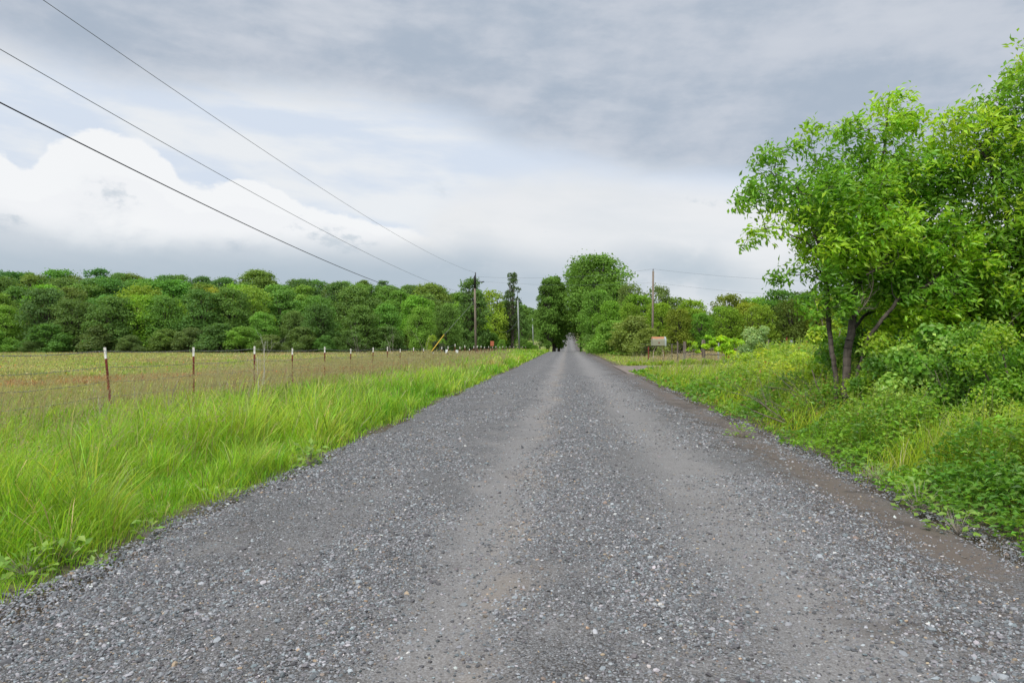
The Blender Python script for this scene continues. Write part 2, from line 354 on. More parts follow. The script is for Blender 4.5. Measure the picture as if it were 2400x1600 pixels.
# dirt driveway opening to the right
dx = np.linspace(0, 1, 40); dyv = np.linspace(0, 1, 16); U, W = np.meshgrid(dx, dyv)
Xd = 3.0+U*11; y0 = 36.5+4.0*U**.6; y1 = 50.5-2.0*U**.5; Yd = y0+(y1-y0)*W+(fbm(Xd, W*3, .8, 4)-.5)*.6
Zd = H(Xd, Yd)+.06-.08*ss(np.abs(W-.5), .42, .5)
ii = np.arange(15*40).reshape(15, 40)[:, :-1].ravel()
m_drive = plain_mat('driveway_dirt', (.13, .10, .08), (.20, .165, .14), 2.2, .95, 0, .5, .03)
tag(mesh('driveway', np.stack([Xd, Yd, Zd], -1).reshape(-1, 3), [np.stack([ii, ii+1, ii+41, ii+40], -1)], m_drive, smooth=True), kind='structure')

# ------------------------------------------------------------------ scatter tools
def scatter(dens, d0, d1, t0=-.80, t1=.80, nb=60):
    """random points in the view wedge; dens(d) per square metre; returns x, y, d"""
    e = np.geomspace(d0, d1, nb+1); X_, Y_, D_ = [], [], []
    for a, b_ in zip(e[:-1], e[1:]):
        m = .5*(a+b_); n = rng.poisson(dens(m)*(t1-t0)*m*(b_-a))
        d = rng.uniform(a, b_, n); t = rng.uniform(t0, t1, n)*d
        X_.append(-sT*d+cT*t); Y_.append(cT*d+sT*t); D_.append(d)
    return np.concatenate(X_), np.concatenate(Y_), np.concatenate(D_)
def tuft(x, y, cell):                          # offset from the nearest tussock centre
    ix, iy = np.floor(x/cell), np.floor(y/cell); bd = np.full(len(x), 9.); bx = np.zeros(len(x)); by = np.zeros(len(x)); bh = np.zeros(len(x))
    for a in (-1, 0, 1):
        for b_ in (-1, 0, 1):
            jx, jy = (ix+a).astype(int), (iy+b_).astype(int); cx = (jx+hsh(jx, jy, 5))*cell; cy = (jy+hsh(jx, jy, 6))*cell
            dd = np.hypot(x-cx, y-cy); k = dd < bd; bd[k] = dd[k]; bx[k] = (x-cx)[k]; by[k] = (y-cy)[k]; bh[k] = hsh(jx, jy, 7)[k]
    return bx/cell, by/cell, bd/cell, bh
def blades(x, y, z, h, wd, col, wind=(.28, .0), curl=.35, out=None):
    n = len(x); a = rng.uniform(0, 2*np.pi, n)
    lx = wind[0]*h+rng.normal(0, curl, n)*h*.55; ly = wind[1]*h+rng.normal(0, curl, n)*h*.55
    if out is not None: lx += out[0]*h; ly += out[1]*h
    ca, sa = np.cos(a)*wd*.5, np.sin(a)*wd*.5
    V = np.zeros((n, 7, 3), np.float32)
    for k, (t, ww) in enumerate(((0, .8), (.4, 1.0), (.75, .7))):
        cx = x+lx*t**1.8; cy = y+ly*t**1.8; cz = z+h*(t-.10*t**2.5*0)
        V[:, 2*k] = np.stack([cx-ca*ww, cy-sa*ww, cz], -1); V[:, 2*k+1] = np.stack([cx+ca*ww, cy+sa*ww, cz], -1)
    bend = np.sqrt(lx**2+ly**2)/np.maximum(h, .01)
    V[:, 6] = np.stack([x+lx*1.05, y+ly*1.05, z+h*np.clip(1-.25*bend, .6, 1)], -1)
    i = np.arange(n)[:, None]*7
    q = np.concatenate([i+np.array([0, 1, 3, 2]), i+np.array([2, 3, 5, 4])]); t3 = i+np.array([4, 5, 6])
    return V.reshape(-1, 3), q, t3, np.repeat(col, 7, 0)
def leaves(p, dirv, nrm, L, W, col, fold=.25):
    """folded pointed leaves: p base (n,3), dirv unit length axis, nrm approx normal"""
    n = len(p); side = np.cross(dirv, nrm); side /= np.linalg.norm(side, axis=1, keepdims=True)+1e-9
    up = np.cross(side, dirv)
    L = np.broadcast_to(L, n)[:, None]; W = np.broadcast_to(W, n)[:, None]
    V = np.zeros((n, 4, 3), np.float32)
    V[:, 0] = p; m = p+dirv*L*.42
    V[:, 1] = m+side*W*.5+up*W*fold; V[:, 2] = p+dirv*L-up*L*.08; V[:, 3] = m-side*W*.5+up*W*fold
    i = np.arange(n)[:, None]*4
    return V.reshape(-1, 3), np.concatenate([i+np.array([0, 1, 2]), i+np.array([0, 2, 3])]), np.repeat(col, 4, 0)
def unit(v): return v/(np.linalg.norm(v, axis=-1, keepdims=True)+1e-9)
def rdir(n): return unit(rng.normal(size=(n, 3)))
def jit(col, s=.18, n=None):
    col = np.asarray(col, float)
    if col.ndim == 1: col = np.tile(col, (n, 1))
    k = 1+rng.normal(0, s, (len(col), 1)); hue = rng.normal(0, s*.5, (len(col), 1))
    c = col*np.clip(k, .45, 1.7); c[:, :1] *= np.clip(1+hue, .6, 1.5); return np.clip(c, .004, .9)

# ------------------------------------------------------------------ loose stones on the road
t = (1+5**.5)/2
ico = np.array([(-1, t, 0), (1, t, 0), (-1, -t, 0), (1, -t, 0), (0, -1, t), (0, 1, t), (0, -1, -t), (0, 1, -t), (t, 0, -1), (t, 0, 1), (-t, 0, -1), (-t, 0, 1)])/1.902
icf = np.array([(0, 11, 5), (0, 5, 1), (0, 1, 7), (0, 7, 10), (0, 10, 11), (1, 5, 9), (5, 11, 4), (11, 10, 2), (10, 7, 6), (7, 1, 8), (3, 9, 4), (3, 4, 2), (3, 2, 6), (3, 6, 8), (3, 8, 9), (4, 9, 5), (2, 4, 11), (6, 2, 10), (8, 6, 7), (9, 8, 1)])
def stones(x, y, z, r, col):
    n = len(x); V = np.tile(ico, (n, 1, 1))*(1+rng.normal(0, .16, (n, 12, 1)))
    V *= (np.stack([rng.uniform(.75, 1.35, n), rng.uniform(.65, 1.1, n), rng.uniform(.35, .75, n)], -1)*r[:, None])[:, None]
    tl = rng.normal(0, .35, n); V = np.stack([V[..., 0]*np.cos(tl)[:, None]+V[..., 2]*np.sin(tl)[:, None], V[..., 1], -V[..., 0]*np.sin(tl)[:, None]+V[..., 2]*np.cos(tl)[:, None]], -1)
    a = rng.uniform(0, 6.28, n); ca, sa = np.cos(a)[:, None], np.sin(a)[:, None]
    V = np.stack([V[..., 0]*ca-V[..., 1]*sa+x[:, None], V[..., 0]*sa+V[..., 1]*ca+y[:, None], V[..., 2]+z[:, None]], -1)
    f = (np.arange(n)[:, None, None]*12+icf[None]).reshape(-1, 3)
    return V.reshape(-1, 3), f, np.repeat(col, 12, 0)
x, y, d = scatter(lambda d: 4300 if d < 5 else 4300*(5/d)**1.8, 2.9, 34, -.80, .80, 40)
warp = fbm(x, y, .45, 60)-.5; wx = x+warp*1.1
coarse = 1-np.clip(np.exp(-((wx+.65)/.38)**2)+.9*np.exp(-((wx-1.35)/.60)**2), 0, 1)*.86
coarse *= 1-.93*np.exp(-((wx-2.92)/.42)**2)
coarse *= .18+1.0*ss(fbm(x, y*.6, .9, 61), .38, .58)
edge = ss(x, -3.65+.5*(fbm(x*0, y, .8, 62)-.5), -3.4)*ss(x, 3.8, 3.4)
k = (rng.uniform(size=len(x)) < coarse*edge)
x, y, d = x[k], y[k], d[k]
r = np.exp(rng.normal(math.log(.0068), .38, len(x)))*np.clip((d/6)**.40, 1, 2.0); r = np.clip(r, .004, .036)
pal = np.array([(.075, .075, .078), (.125, .127, .132), (.185, .189, .197), (.25, .256, .265), (.30, .308, .315), (.42, .41, .385), (.33, .25, .17), (.17, .145, .12)])
col = jit(pal[rng.choice(8, len(x), p=[.20, .27, .24, .14, .06, .009, .011, .07])], .12)
zb = np.where(np.abs(x) < 3.5, RH(x, y)+.012, np.maximum(H(x, y), RH(x, y)-.03))
V, f, c = stones(x, y, zb+r*.15, r, col)
b = MB('loose_stone'); m_stone = b.done(b.bsdf(b.attr(), .8, 0, .3))
tag(mesh('gravel', V, [f], m_stone, c), 'loose crushed blue grey stones over the whole road surface', 'gravel', kind='stuff')

# ------------------------------------------------------------------ left grass
def gdens(d): return 2000*min(1, (7/d))**1.62
x, y, d = scatter(gdens, 3.6, 150, -.80, .05, 90)
k = (x < -3.36+(fbm(x*0, y, .9, 62)-.5)*.5) & (y < 116+np.clip((x+40)*2.0, 0, 60)); x, y, d = x[k], y[k], d[k]
verge = ss(-x, 3.25, 4.05)                       # 0 at gravel, 1 in the tall grass
fld = ss(-x, 9.4, 11.3)
cl = fbm(x, y, .9, 31, 3); cl2 = fbm(x, y, .28, 33, 3)
keep = rng.uniform(size=len(x)) < np.clip(.16+verge*1.05+(cl-.55)*1.2, .05, 1)*lerp(1, .60, fld)
x, y, d, verge, fld, cl, cl2 = (q[keep] for q in (x, y, d, verge, fld, cl, cl2))
h = lerp(.06, .43, verge)*(.28+1.35*ss(cl, .28, .72))*(.75+.5*cl2)*rng.uniform(.55, 1.2, len(x))
h *= lerp(1, .48, ss(-x, 5.3, 8.0)*ss(y, 60, 25))
h = lerp(h, .20*rng.uniform(.5, 1.3, len(x))*(.7+.6*cl), fld)
wd = np.maximum(.005, .00078*d)*rng.uniform(.6, 1.4, len(x))*np.where(rng.uniform(size=len(x)) < .25, 1.5, 1)
tx, ty_, td, th_ = tuft(x, y, .42); nearf = ss(d, 45, 20)
h *= lerp(1, (.62+.85*th_)*np.clip(1.25-.85*td, .5, 1.2), nearf*(1-fld*.5))
col = band_col(x, y); col = mixc(col, [.14, .31, .02], ss(th_, .75, .3)*.35*(1-fld)); col = mixc(col, [.42, .50, .12], ss(th_, .8, .97)*.5)
col = mixc(col, [.15, .35, .02], ss(cl, .55, .35)*.5*(1-fld))
dry = rng.uniform(size=len(x)) < lerp(.06, .12, fld); col[dry] = (.46, .40, .22)
V1, q1, t1, c1_ = blades(x, y, H(x, y)-.01, h, wd, jit(col, .30), (.10, .0), .68, (tx*.7*nearf, ty_*.7*nearf))
# seed stalks, taller and thin, straw and mauve coloured
x, y, d = scatter(lambda d: 26*min(1, 14/d)**1.0, 4.6, 110, -.80, 0, 40)
k = (x < -4.6) & (rng.uniform(size=len(x)) < .16+.35*ss(y, 13, 8)+1.1*np.exp(-((x+10.3)/2.4)**2)-.11*(x < -14)); x, y, d = x[k], y[k], d[k]
h = rng.uniform(.55, 1.0, len(x))*lerp(1, .45, ss(-x, 11.5, 14)); col = np.where((rng.uniform(size=len(x)) < .6)[:, None], [.34, .30, .19], [.30, .19, .14])
V2, q2, t2, c2_ = blades(x, y, H(x, y), h, np.maximum(.0035, .00045*d), jit(col, .15), (.22, 0), .22)
# feathery heads on the stalks near the camera
k = (d < 60); hx, hy, hh_, hd = x[k], y[k], h[k], d[k]; m = 9
bx = np.repeat(hx+.22*hh_, m)+rng.normal(0, .02, len(hx)*m)+.04*np.tile(np.arange(m)/m, len(hx)); by = np.repeat(hy, m)+rng.normal(0, .02, len(hx)*m)
bz = np.repeat(H(hx, hy)+hh_*.88, m)+np.tile(np.arange(m)/m, len(hx))*np.repeat(hh_, m)*.16
V3, f3, c3_ = leaves(np.stack([bx, by, bz], -1), unit(rng.normal(0, .5, (len(bx), 3))+[.8, 0, .5]), rdir(len(bx)), .035*np.maximum(1, np.repeat(hd, m)/14), .010*np.maximum(1, np.repeat(hd, m)/14), jit([.36, .33, .19], .15, len(bx)))
o1, o2 = len(V1), len(V1)+len(V2)
tag(mesh('grass', np.concatenate([V1, V2, V3]), [np.concatenate([q1, q2+o1]), np.concatenate([t1, t2+o1, f3+o2])], m_grass, np.concatenate([c1_, c2_, c3_])),
    'tall bright green grass and straw stalks on the left verge and pasture', 'grass', kind='stuff')
# wildflower dots in the pasture
x, y, d = scatter(lambda d: .9, 9, 45, -.80, -.2, 30)
k = (x < -9.5) & (fbm(x, y, .3, 90) > .56) & (rng.uniform(size=len(x)) < .6); x, y, d = x[k], y[k], d[k]; n = len(x)
col = np.where((rng.uniform(size=n) < .3)[:, None], [.75, .16, .04], [.62, .60, .34]); s = .014+.0006*d
pz = H(x, y)+rng.uniform(.22, .42, n); V, f, c = [], [], []
for a in range(5):
    A = a*1.2566; dv = np.tile([math.cos(A), math.sin(A)*.6, math.sin(A)*.7+.25], (n, 1))
    v_, f_, c_ = leaves(np.stack([x, y, pz], -1), unit(dv), np.tile([0, -.7, .7], (n, 1)), s, s*.8, jit(col, .08)); f.append(f_+len(v_)*a); V.append(v_); c.append(c_)
tag(mesh('wildflowers', np.concatenate(V), [np.concatenate(f)], m_leaf, np.concatenate(c)), 'tiny orange and cream wildflowers dotted through the left pasture', 'flowers', kind='stuff')

# ------------------------------------------------------------------ right grass and weeds
def drive(x, y): return ss(np.abs(y-44.2), 5.4, 3.8)*ss(x, 13.5, 10)
x, y, d = scatter(lambda d: 1500*min(1, (7/d))**1.62, 3.9, 150, -.05, .80, 80)
k = (x > 3.38+(fbm(x*0, y, .7, 63)-.5)*.5) & (y < 135); x, y, d = x[k], y[k], d[k]
eg = ss(x, 3.35, 4.4); cl = fbm(x, y, .8, 35, 3); dv_ = drive(x, y)
pg = .30+.35*ss(cl, .5, .68)+.5*ss(y, 42, 50)                       # grass against broadleaf
k = rng.uniform(size=len(x)) < np.clip(pg*(.15+eg), 0, 1)*(1-dv_); x, y, d, eg, cl = x[k], y[k], d[k], eg[k], cl[k]
h = lerp(.08, .48, eg)*(.5+1.0*ss(cl, .3, .7))*rng.uniform(.5, 1.2, len(x)); h *= lerp(1, .6, ss(y, 30, 42))*lerp(1, .38, ss(y, 45, 50)*ss(x, 16, 12))
col = band_col(x, y); dry = rng.uniform(size=len(x)) < .08+.35*ss(fbm(x, y, .5, 36), .5, .7)*ss(y, 22, 36); col[dry] = (.46, .39, .23)
V1, q1, t1, c1_ = blades(x, y, H(x, y)-.01, h, np.maximum(.0055, .00082*d), jit(col, .24), (.22, 0), .5, tuft(x, y, .4)[:2])
x, y, d = scatter(lambda d: 10*min(1, 14/d), 5, 60, 0, .80, 30); k = (x > 4.3) & (drive(x, y) < .3); x, y, d = x[k], y[k], d[k]
V2, q2, t2, c2_ = blades(x, y, H(x, y), rng.uniform(.6, 1.05, len(x)), np.maximum(.004, .0005*d), jit([.30, .28, .16], .15, len(x)), (.2, 0), .25)
tag(mesh('grass', np.concatenate([V1, V2]), [np.concatenate([q1, q2+len(V1)]), np.concatenate([t1, t2+len(V1)])], m_grass, np.concatenate([c1_, c2_])),
    'green grass growing among the weeds on the right verge', 'grass', kind='stuff')
def canopyh(x, y):
    return lerp(1, .34, ss(y, 18, 28)*ss(x/np.maximum(y, 1), .26, .20))*(.14+.36*ss(x, 3.4, 4.5)-.22*ss(x, 4.8, 5.4)*ss(y, 14.5, 12)*ss(y, 9.5, 11)+.22*ss(x, 6.5, 9))*(.22+1.25*ss(fbm(x, y, 1.1, 51, 3), .32, .68)*(.6+.8*fbm(x, y, .4, 52, 2)))*lerp(1, .7, ss(y, 40, 55))+.35*ss(x, 6.0, 11)*ss(fbm(x, y, .5, 53), .4, .6)
x, y, d = scatter(lambda d: 2100*min(1, (7/d))**1.62, 3.9, 62, -.02, .80, 70)
k = (x > 3.42+(fbm(x*0, y, .7, 63)-.5)*.7); x, y, d = x[k], y[k], d[k]
cl = fbm(x, y, .8, 35, 3); k = (rng.uniform(size=len(x)) < (.5+.5*ss(cl, .66, .46))*(.3+.7*ss(x, 3.4, 4.1))) & (drive(x, y) < .4) & (y < 56) & ~((y > 42) & (x < .21*y)); x, y, d = x[k], y[k], d[k]
hc = canopyh(x, y); zz = H(x, y)+hc*rng.uniform(0, 1, len(x))**.45
L = np.maximum(.070, .0055*d)*rng.uniform(.6, 1.4, len(x)); n = len(x)
ywg = ss(fbm(x, y, .9, 54, 4), .36, .60)*(.30+.70*ss(y, 13, 20))*ss(x, 3.8, 6.2)*(1-.5*ss(y, 22, 30)*ss(x/np.maximum(y, 1), .235, .19))
ywg = np.clip(ywg*(1+.6*ss(y, 14, 22)), 0, 1)
col = mixc(mixc([.115, .25, .03], [.19, .35, .035], ss(fbm(x, y, 2.2, 57, 2), .35, .6)), [.46, .54, .05], ywg); rd = (rng.uniform(size=n) < .05) & (y > 12); col[rd] = (.30, .20, .07)
V1, f1, c1_ = leaves(np.stack([x, y, zz], -1), unit(rng.normal(0, 1, (n, 3))*[1, 1, .35]+[.2, 0, .12]), unit(rng.normal(0, .45, (n, 3))+[0, 0, 1]), L, L*.55, jit(col, .2))
x, y, d = scatter(lambda d: 60*min(1, 10/d), 4.5, 50, 0, .80, 30); k = (x > 4.0) & (drive(x, y) < .3); x, y, d = x[k], y[k], d[k]
hs = canopyh(x, y)*1.2+.06; V2, q2, t2, c2_ = blades(x, y, H(x, y), hs, np.maximum(.005, .0005*d), jit([.25, .27, .09], .15, len(x)), (.05, 0), .0)
m = 14; X2, Y2, H2, D2 = (np.repeat(q, m) for q in (x, y, hs, d)); n = len(X2); t_ = rng.uniform(.15, 1, n); an = rng.uniform(0, 6.283, n)
pz = H(X2, Y2)+H2*t_; dv = unit(np.stack([np.cos(an)+.2, np.sin(an), .25+.5*t_], -1)); sp_c = np.repeat(jit(mixc([.18, .33, .04], [.36, .44, .06], rng.uniform(size=len(x))), .1), m, 0)
LL = np.maximum(.06, .0050*D2)*rng.uniform(.7, 1.3, n)*(1.15-.6*t_)
V3, f3, c3_ = leaves(np.stack([X2+.05*H2*t_**1.8, Y2, pz], -1), dv, unit(rng.normal(0, .3, (n, 3))+[0, 0, 1]), LL, LL*.5, jit(sp_c, .1))
tag(mesh('weeds', np.concatenate([V1, V2, V3]), [q2+len(V1), np.concatenate([f1, t2+len(V1), f3+len(V1)+len(V2)])], m_leaf, np.concatenate([c1_, c2_, c3_])),
    'yellow green leafy weeds carpeting the bank right of the road', 'weeds', kind='stuff')

# ------------------------------------------------------------------ tubes and trees
def tubes(A, B, ra, rb, k=6):
    A, B = np.asarray(A, float), np.asarray(B, float); n = len(A); ax = unit(B-A)
    ref = np.where((np.abs(ax[:, :1]) > .9), [[0, 1, 0]], [[1, 0, 0]]); s = unit(np.cross(ax, ref)); t_ = np.cross(ax, s)
    an = np.arange(k)/k*2*np.pi; ring = s[:, None]*np.cos(an)[None, :, None]+t_[:, None]*np.sin(an)[None, :, None]
    ra = np.broadcast_to(ra, n); rb = np.broadcast_to(rb, n)
    V = np.concatenate([A[:, None]+ring*ra[:, None, None], B[:, None]+ring*rb[:, None, None]], 1)
    i = np.arange(n)[:, None, None]*2*k; j = np.arange(k); q = np.stack([j, (j+1) % k, (j+1) % k+k, j+k], -1)[None]
    caps = (i[:, 0]+np.arange(k)+k)
    return V.reshape(-1, 3), (i+q).reshape(-1, 4), caps
def tube_mesh(name, A, B, ra, rb, mat, parent=None, k=6, smooth=True):
    V, q, cp = tubes(A, B, ra, rb, k); return mesh(name, V, [q, cp], mat, None, parent, smooth)
def poly_tube(name, pts, radii, mat, parent=None, k=8, smooth=True):
    """continuous tube along a polyline"""
    pts = np.asarray(pts, float); n = len(pts); radii = np.broadcast_to(radii, n)
    tg = np.gradient(pts, axis=0); tg = unit(tg); ref = np.array([1, 0, 0]) if abs(tg[0][0]) < .9 else np.array([0, 1, 0])
    s = unit(np.cross(tg, ref)); u_ = np.cross(tg, s); an = np.arange(k)/k*2*np.pi
    V = pts[:, None]+(s[:, None]*np.cos(an)[None, :, None]+u_[:, None]*np.sin(an)[None, :, None])*radii[:, None, None]
    i = np.arange(n-1)[:, None, None]*k; j = np.arange(k); q = (i+np.stack([j, (j+1) % k, (j+1) % k+k, j+k], -1)[None]).reshape(-1, 4)
    return mesh(name, V.reshape(-1, 3), [q, np.array([np.arange(k)[::-1], np.arange(k)+(n-1)*k])], mat, None, parent, smooth)

def make_crown(h, w, base, nblob, nleaf, ls, shape='round', sparse=0, droop=.1):
    """returns leaf arrays + limb segments, tree standing at origin"""
    bl = []
    for i in range(nblob):
        t_ = (i+.5)/nblob; zz = base+(h-base)*t_; zz += rng.normal(0, .035)*h
        if shape == 'round': prof = math.sqrt(max(.05, 1-((zz-(base+(h-base)*.36))/((h-base)*.66))**2))
        elif shape == 'column': prof = .8 if t_ < .8 else .55
        elif shape == 'bush': prof = math.sqrt(max(.08, 1-(t_*.95)**2))
        else: prof = min(1, .4+t_*1.2)*(1 if t_ < .8 else .75)
        a = i*2.399+rng.uniform(-.5, .5); rr = w*.5*prof*rng.uniform(.35, .80)
        br = w*rng.uniform(.08, .19)*(1.25-.40*t_)
        bl.append((math.cos(a)*rr, math.sin(a)*rr, min(zz, h-br*.7), br))
    bl = np.array(bl); wt = bl[:, 3]**2; idx = rng.choice(nblob, nleaf, p=wt/wt.sum())
    dr = rdir(nleaf); dr[:, 2] = np.where(rng.uniform(size=nleaf) < .55, np.abs(dr[:, 2]), dr[:, 2])
    rad = bl[idx, 3]*(rng.uniform(.40, 1.12, nleaf)**.6)*np.where(rng.uniform(size=nleaf) < .16, rng.uniform(1.0, 1.55, nleaf), 1)
    lump = 1+.25*np.sin(dr[:, 0]*7+idx)*np.sin(dr[:, 1]*6+idx*2)*np.sin(dr[:, 2]*7)
    p = bl[idx, :3]+dr*(rad*lump)[:, None]*[1, 1, .88]
    k = p[:, 2] > .05; p, dr, idx = p[k], dr[k], idx[k]; n = len(p)
    nrm = unit(dr*.8+rng.normal(0, .7, (n, 3))+[0, 0, .2]); dv = unit(np.cross(nrm, rdir(n)))
    L = ls*rng.uniform(.6, 1.4, n)
    cb = 1+rng.normal(0, .12, nblob)
    V, f, c = leaves(p-dv*L[:, None]*.5, dv, nrm, L, L*.75, jit(np.full((n, 3), 1.0), .16)*cb[idx][:, None], .12)
    A = []; B = []; ra = []; rb = []
    trh = base+(h-base)*.55; tr = .022*h+.02
    pts = np.array([(0, 0, -.3), (.1, .05, trh*.3), (.0, .15, trh*.65), (.15, 0, trh)]); rs = [tr*1.25, tr, tr*.8, tr*.5]
    for a_, b_, r1, r2 in zip(pts[:-1], pts[1:], rs[:-1], rs[1:]): A.append(a_); B.append(b_); ra.append(r1); rb.append(r2)
    for bx, by, bz, br in bl:
        s = np.array([0, .08, max(.25*h*.5, min(trh, bz*.6)*.9)]); m_ = (s+np.array([bx, by, bz]))/2+[0, 0, -.06*h]
        A += [s, m_]; B += [m_, np.array([bx, by, bz])]; ra += [tr*.42, tr*.28]; rb += [tr*.28, tr*.1]
    return V, f, c, (np.array(A), np.array(B), np.array(ra), np.array(rb))
TREES = {}
def proto(key, name, **kw):
    V, f, c, (A, B, ra, rb) = make_crown(**kw)
    crown = mesh('crown', V, [f], m_crown, c); trunk = tube_mesh('trunk', A, B, ra, rb, m_barkd, None, 6)
    C.objects.unlink(crown); C.objects.unlink(trunk); TREES[key] = (name, crown, trunk, kw['h'])
def put_tree(key, x, y, h, tint, label, cat='tree', group=None, rz=None, wide=1.0, dz=0, name=None):
    nm, crown, trunk, h0 = TREES[key]; s = h/h0
    z = float(H(x, y))+dz
    r = empty(name or nm, (x, y, z), label, cat, group, random.uniform(0, 6.28) if rz is None else rz)
    for o in (trunk, crown):
        c = o.copy(); C.objects.link(c); c.parent = r; c.scale = (s*wide, s*wide, s); c.color = (*tint, 1)
    return r
proto('oak1', 'broadleaf_tree', h=12, w=8.6, base=.5, nblob=64, nleaf=15000, ls=.31)
proto('oak2', 'broadleaf_tree', h=13, w=7.8, base=.6, nblob=66, nleaf=15000, ls=.31)
proto('oak3', 'broadleaf_tree', h=11, w=9.2, base=.4, nblob=60, nleaf=15000, ls=.31, shape='round')
proto('airy', 'broadleaf_tree', h=11, w=8.5, base=1.0, nblob=52, nleaf=8200, ls=.30, shape='round')
proto('thin', 'sparse_tree', h=13, w=4.6, base=3.5, nblob=30, nleaf=2500, ls=.30, shape='round')
proto('far', 'broadleaf_tree', h=12, w=10, base=1.0, nblob=26, nleaf=4200, ls=.62)
proto('tall', 'broadleaf_tree', h=19, w=13.5, base=4.5, nblob=80, nleaf=19000, ls=.40, shape='round')
proto('stand', 'broadleaf_tree', h=14, w=6.4, base=2.4, nblob=60, nleaf=12000, ls=.36, shape='round')
proto('avenue', 'broadleaf_tree', h=15, w=11, base=6.3, nblob=46, nleaf=9000, ls=.45, shape='vase')
proto('bush', 'shrub', h=4, w=5, base=.25, nblob=24, nleaf=9000, ls=.19, shape='bush')
proto('light', 'young_tree', h=7, w=6, base=.5, nblob=52, nleaf=8500, ls=.22, shape='round')
ORD = ['leftmost', 'second', 'third', 'fourth', 'fifth', 'sixth', 'seventh', 'eighth', 'ninth', 'tenth', 'eleventh', 'twelfth', 'thirteenth', 'fourteenth', 'fifteenth', 'sixteenth', 'seventeenth', 'eighteenth', 'nineteenth', 'twentieth', 'twenty-first', 'twenty-second', 'twenty-third', 'twenty-fourth', 'twenty-fifth', 'twenty-sixth', 'twenty-seventh', 'twenty-eighth', 'twenty-ninth', 'thirtieth']
DK = (.14, .255, .06); MD = (.17, .30, .06); YG = (.32, .45, .05); LG = (.21, .38, .055); BL = (.125, .245, .07)
tname = {DK: 'dark green', MD: 'mid green', YG: 'yellow green', LG: 'fresh green', BL: 'deep bluish green'}
def top_line(px):                              # ridge skyline of the wood in the photo
    return np.interp(px, [-200, 0, 100, 200, 400, 600, 700, 830, 930, 1010, 1060, 1110, 1160, 1230], [622, 628, 634, 630, 636, 636, 648, 662, 668, 662, 690, 672, 680, 700])
rows = [('front row', 120, 20, [-190, 1195], (108, 150), 1), ('second row', 133, 17, [-180, 1180], (130, 165), 1),
        ('middle row', 152, 19, [-170, 1150], (155, 180), 0), ('upper row', 176, 21, [-170, 1090], (168, 190), 0), ('ridge row', 200, 25, [-190, 1050], (0, 0), 0)]
yellow = {0: [345], 1: [420, 320, 560, 480], 2: [600, 540], 3: [], 4: []}
for ri_, (rn, D, cnt, (a, b_), (h0, h1), _) in enumerate(rows):
    for i in range(cnt):
        px = a+(b_-a)*i/(cnt-1)+random.uniform(-16, 16)
        dd = D*(1+.40*ss(px, 700, 1190))+random.uniform(-4, 4)
        if px > 1150: continue
        q = P(px, 800, dd); x, y = q[0], q[1]; g = float(H(x, y))
        tl = float(top_line(px))
        frac = [.66, .74, .82, .91, 1.0][ri_]+random.uniform([-.20, -.16, -.09, -.06, -.07][ri_], [.14, .10, .08, .05, .04][ri_])
        if px > 650: frac = min(1, frac+.18*min(1, (px-650)/250))
        ty = 800-(800-tl)*frac
        zt = CAMZ+(HZ-ty)/F*dd; h = max(5.5, zt-g)
        if ri_ == 4: h = max(8.5, h)
        yl = any(abs(px-v) < 34 for v in yellow[ri_])
        key = 'airy' if yl else random.choice(['oak1', 'oak2', 'oak3', 'oak1']); 
        tint = YG if yl else random.choice([DK, MD, DK, MD, LG, MD] if ri_ < 3 else [MD, DK, MD, BL, MD])
        if px > 1060 and ri_ < 3: tint = random.choice([MD, YG, LG]); key = random.choice(['oak2', 'airy'])
        tj = tuple(c*random.uniform(.85, 1.18) for c in tint)
        put_tree(key, x, y, h, tj, f'{tname[tint]} tree, {ORD[i]} from left in the {rn} of the pasture wood', 'tree', f'trees of the wood behind the pasture, {rn}', wide=random.uniform(1.0, 1.25) if ri_ < 2 else random.uniform(1.1, 1.45), dz=-.5)
# low brush at the foot of the wood
for i in range(22):
    px = -180+i*63+random.uniform(-24, 24); q = P(px, 800, 112*(1+.42*ss(px, 700, 1190))+random.uniform(-2, 3)); tint = random.choice([DK, MD, DK, LG])
    if px > 1165: continue
    put_tree('bush', q[0], q[1], random.uniform(2.4, 4.6), tuple(c*random.uniform(.8, 1.1) for c in tint), f'low {tname[tint]} bush at the foot of the wood, {ORD[min(i,29)]} from the left', 'bush', 'bushes at the foot of the wood', wide=1.4)
# individual trees at the right end of the wood
def by_top(key, px, top, d, tint, label, wide=1, base_dz=0, cat='tree', group=None, name=None):
    q = P(px, 800, d); g = float(H(q[0], q[1])); h = CAMZ+(HZ-top)/F*d-g
    return put_tree(key, q[0], q[1], h, tint, label, cat, group, wide=wide, dz=base_dz, name=name)
by_top('thin', 1200, 640, 174, (.10, .16, .05), 'thin sparse tree rising above the right end of the wood', .75)
by_top('oak2', 1105, 655, 150, DK, 'tall dark tree behind the brown utility pole', .85)
by_top('airy', 1150, 682, 172, YG, 'yellow green tree left of the pale utility pole', .85)
by_top('oak1', 1184, 705, 176, MD, 'mid green tree at the right end of the wood behind the pale pole', .8)
by_top('oak1', 1045, 712, 122, MD, 'round green tree in front of the wood left of the brown utility pole', .9)
by_top('oak3', 985, 722, 116, LG, 'fresh green tree near the yellow guy guard at the wood edge', .9)
by_top('light', 1012, 786, 100, YG, 'small yellow green sapling behind the yellow guy guard', .8)
by_top('light', 1036, 794, 99, LG, 'second small sapling right of the yellow guy guard', .7)
by_top('light', 1176, 796, 118, LG, 'small bright bush right of the orange sign', .9, cat='bush')
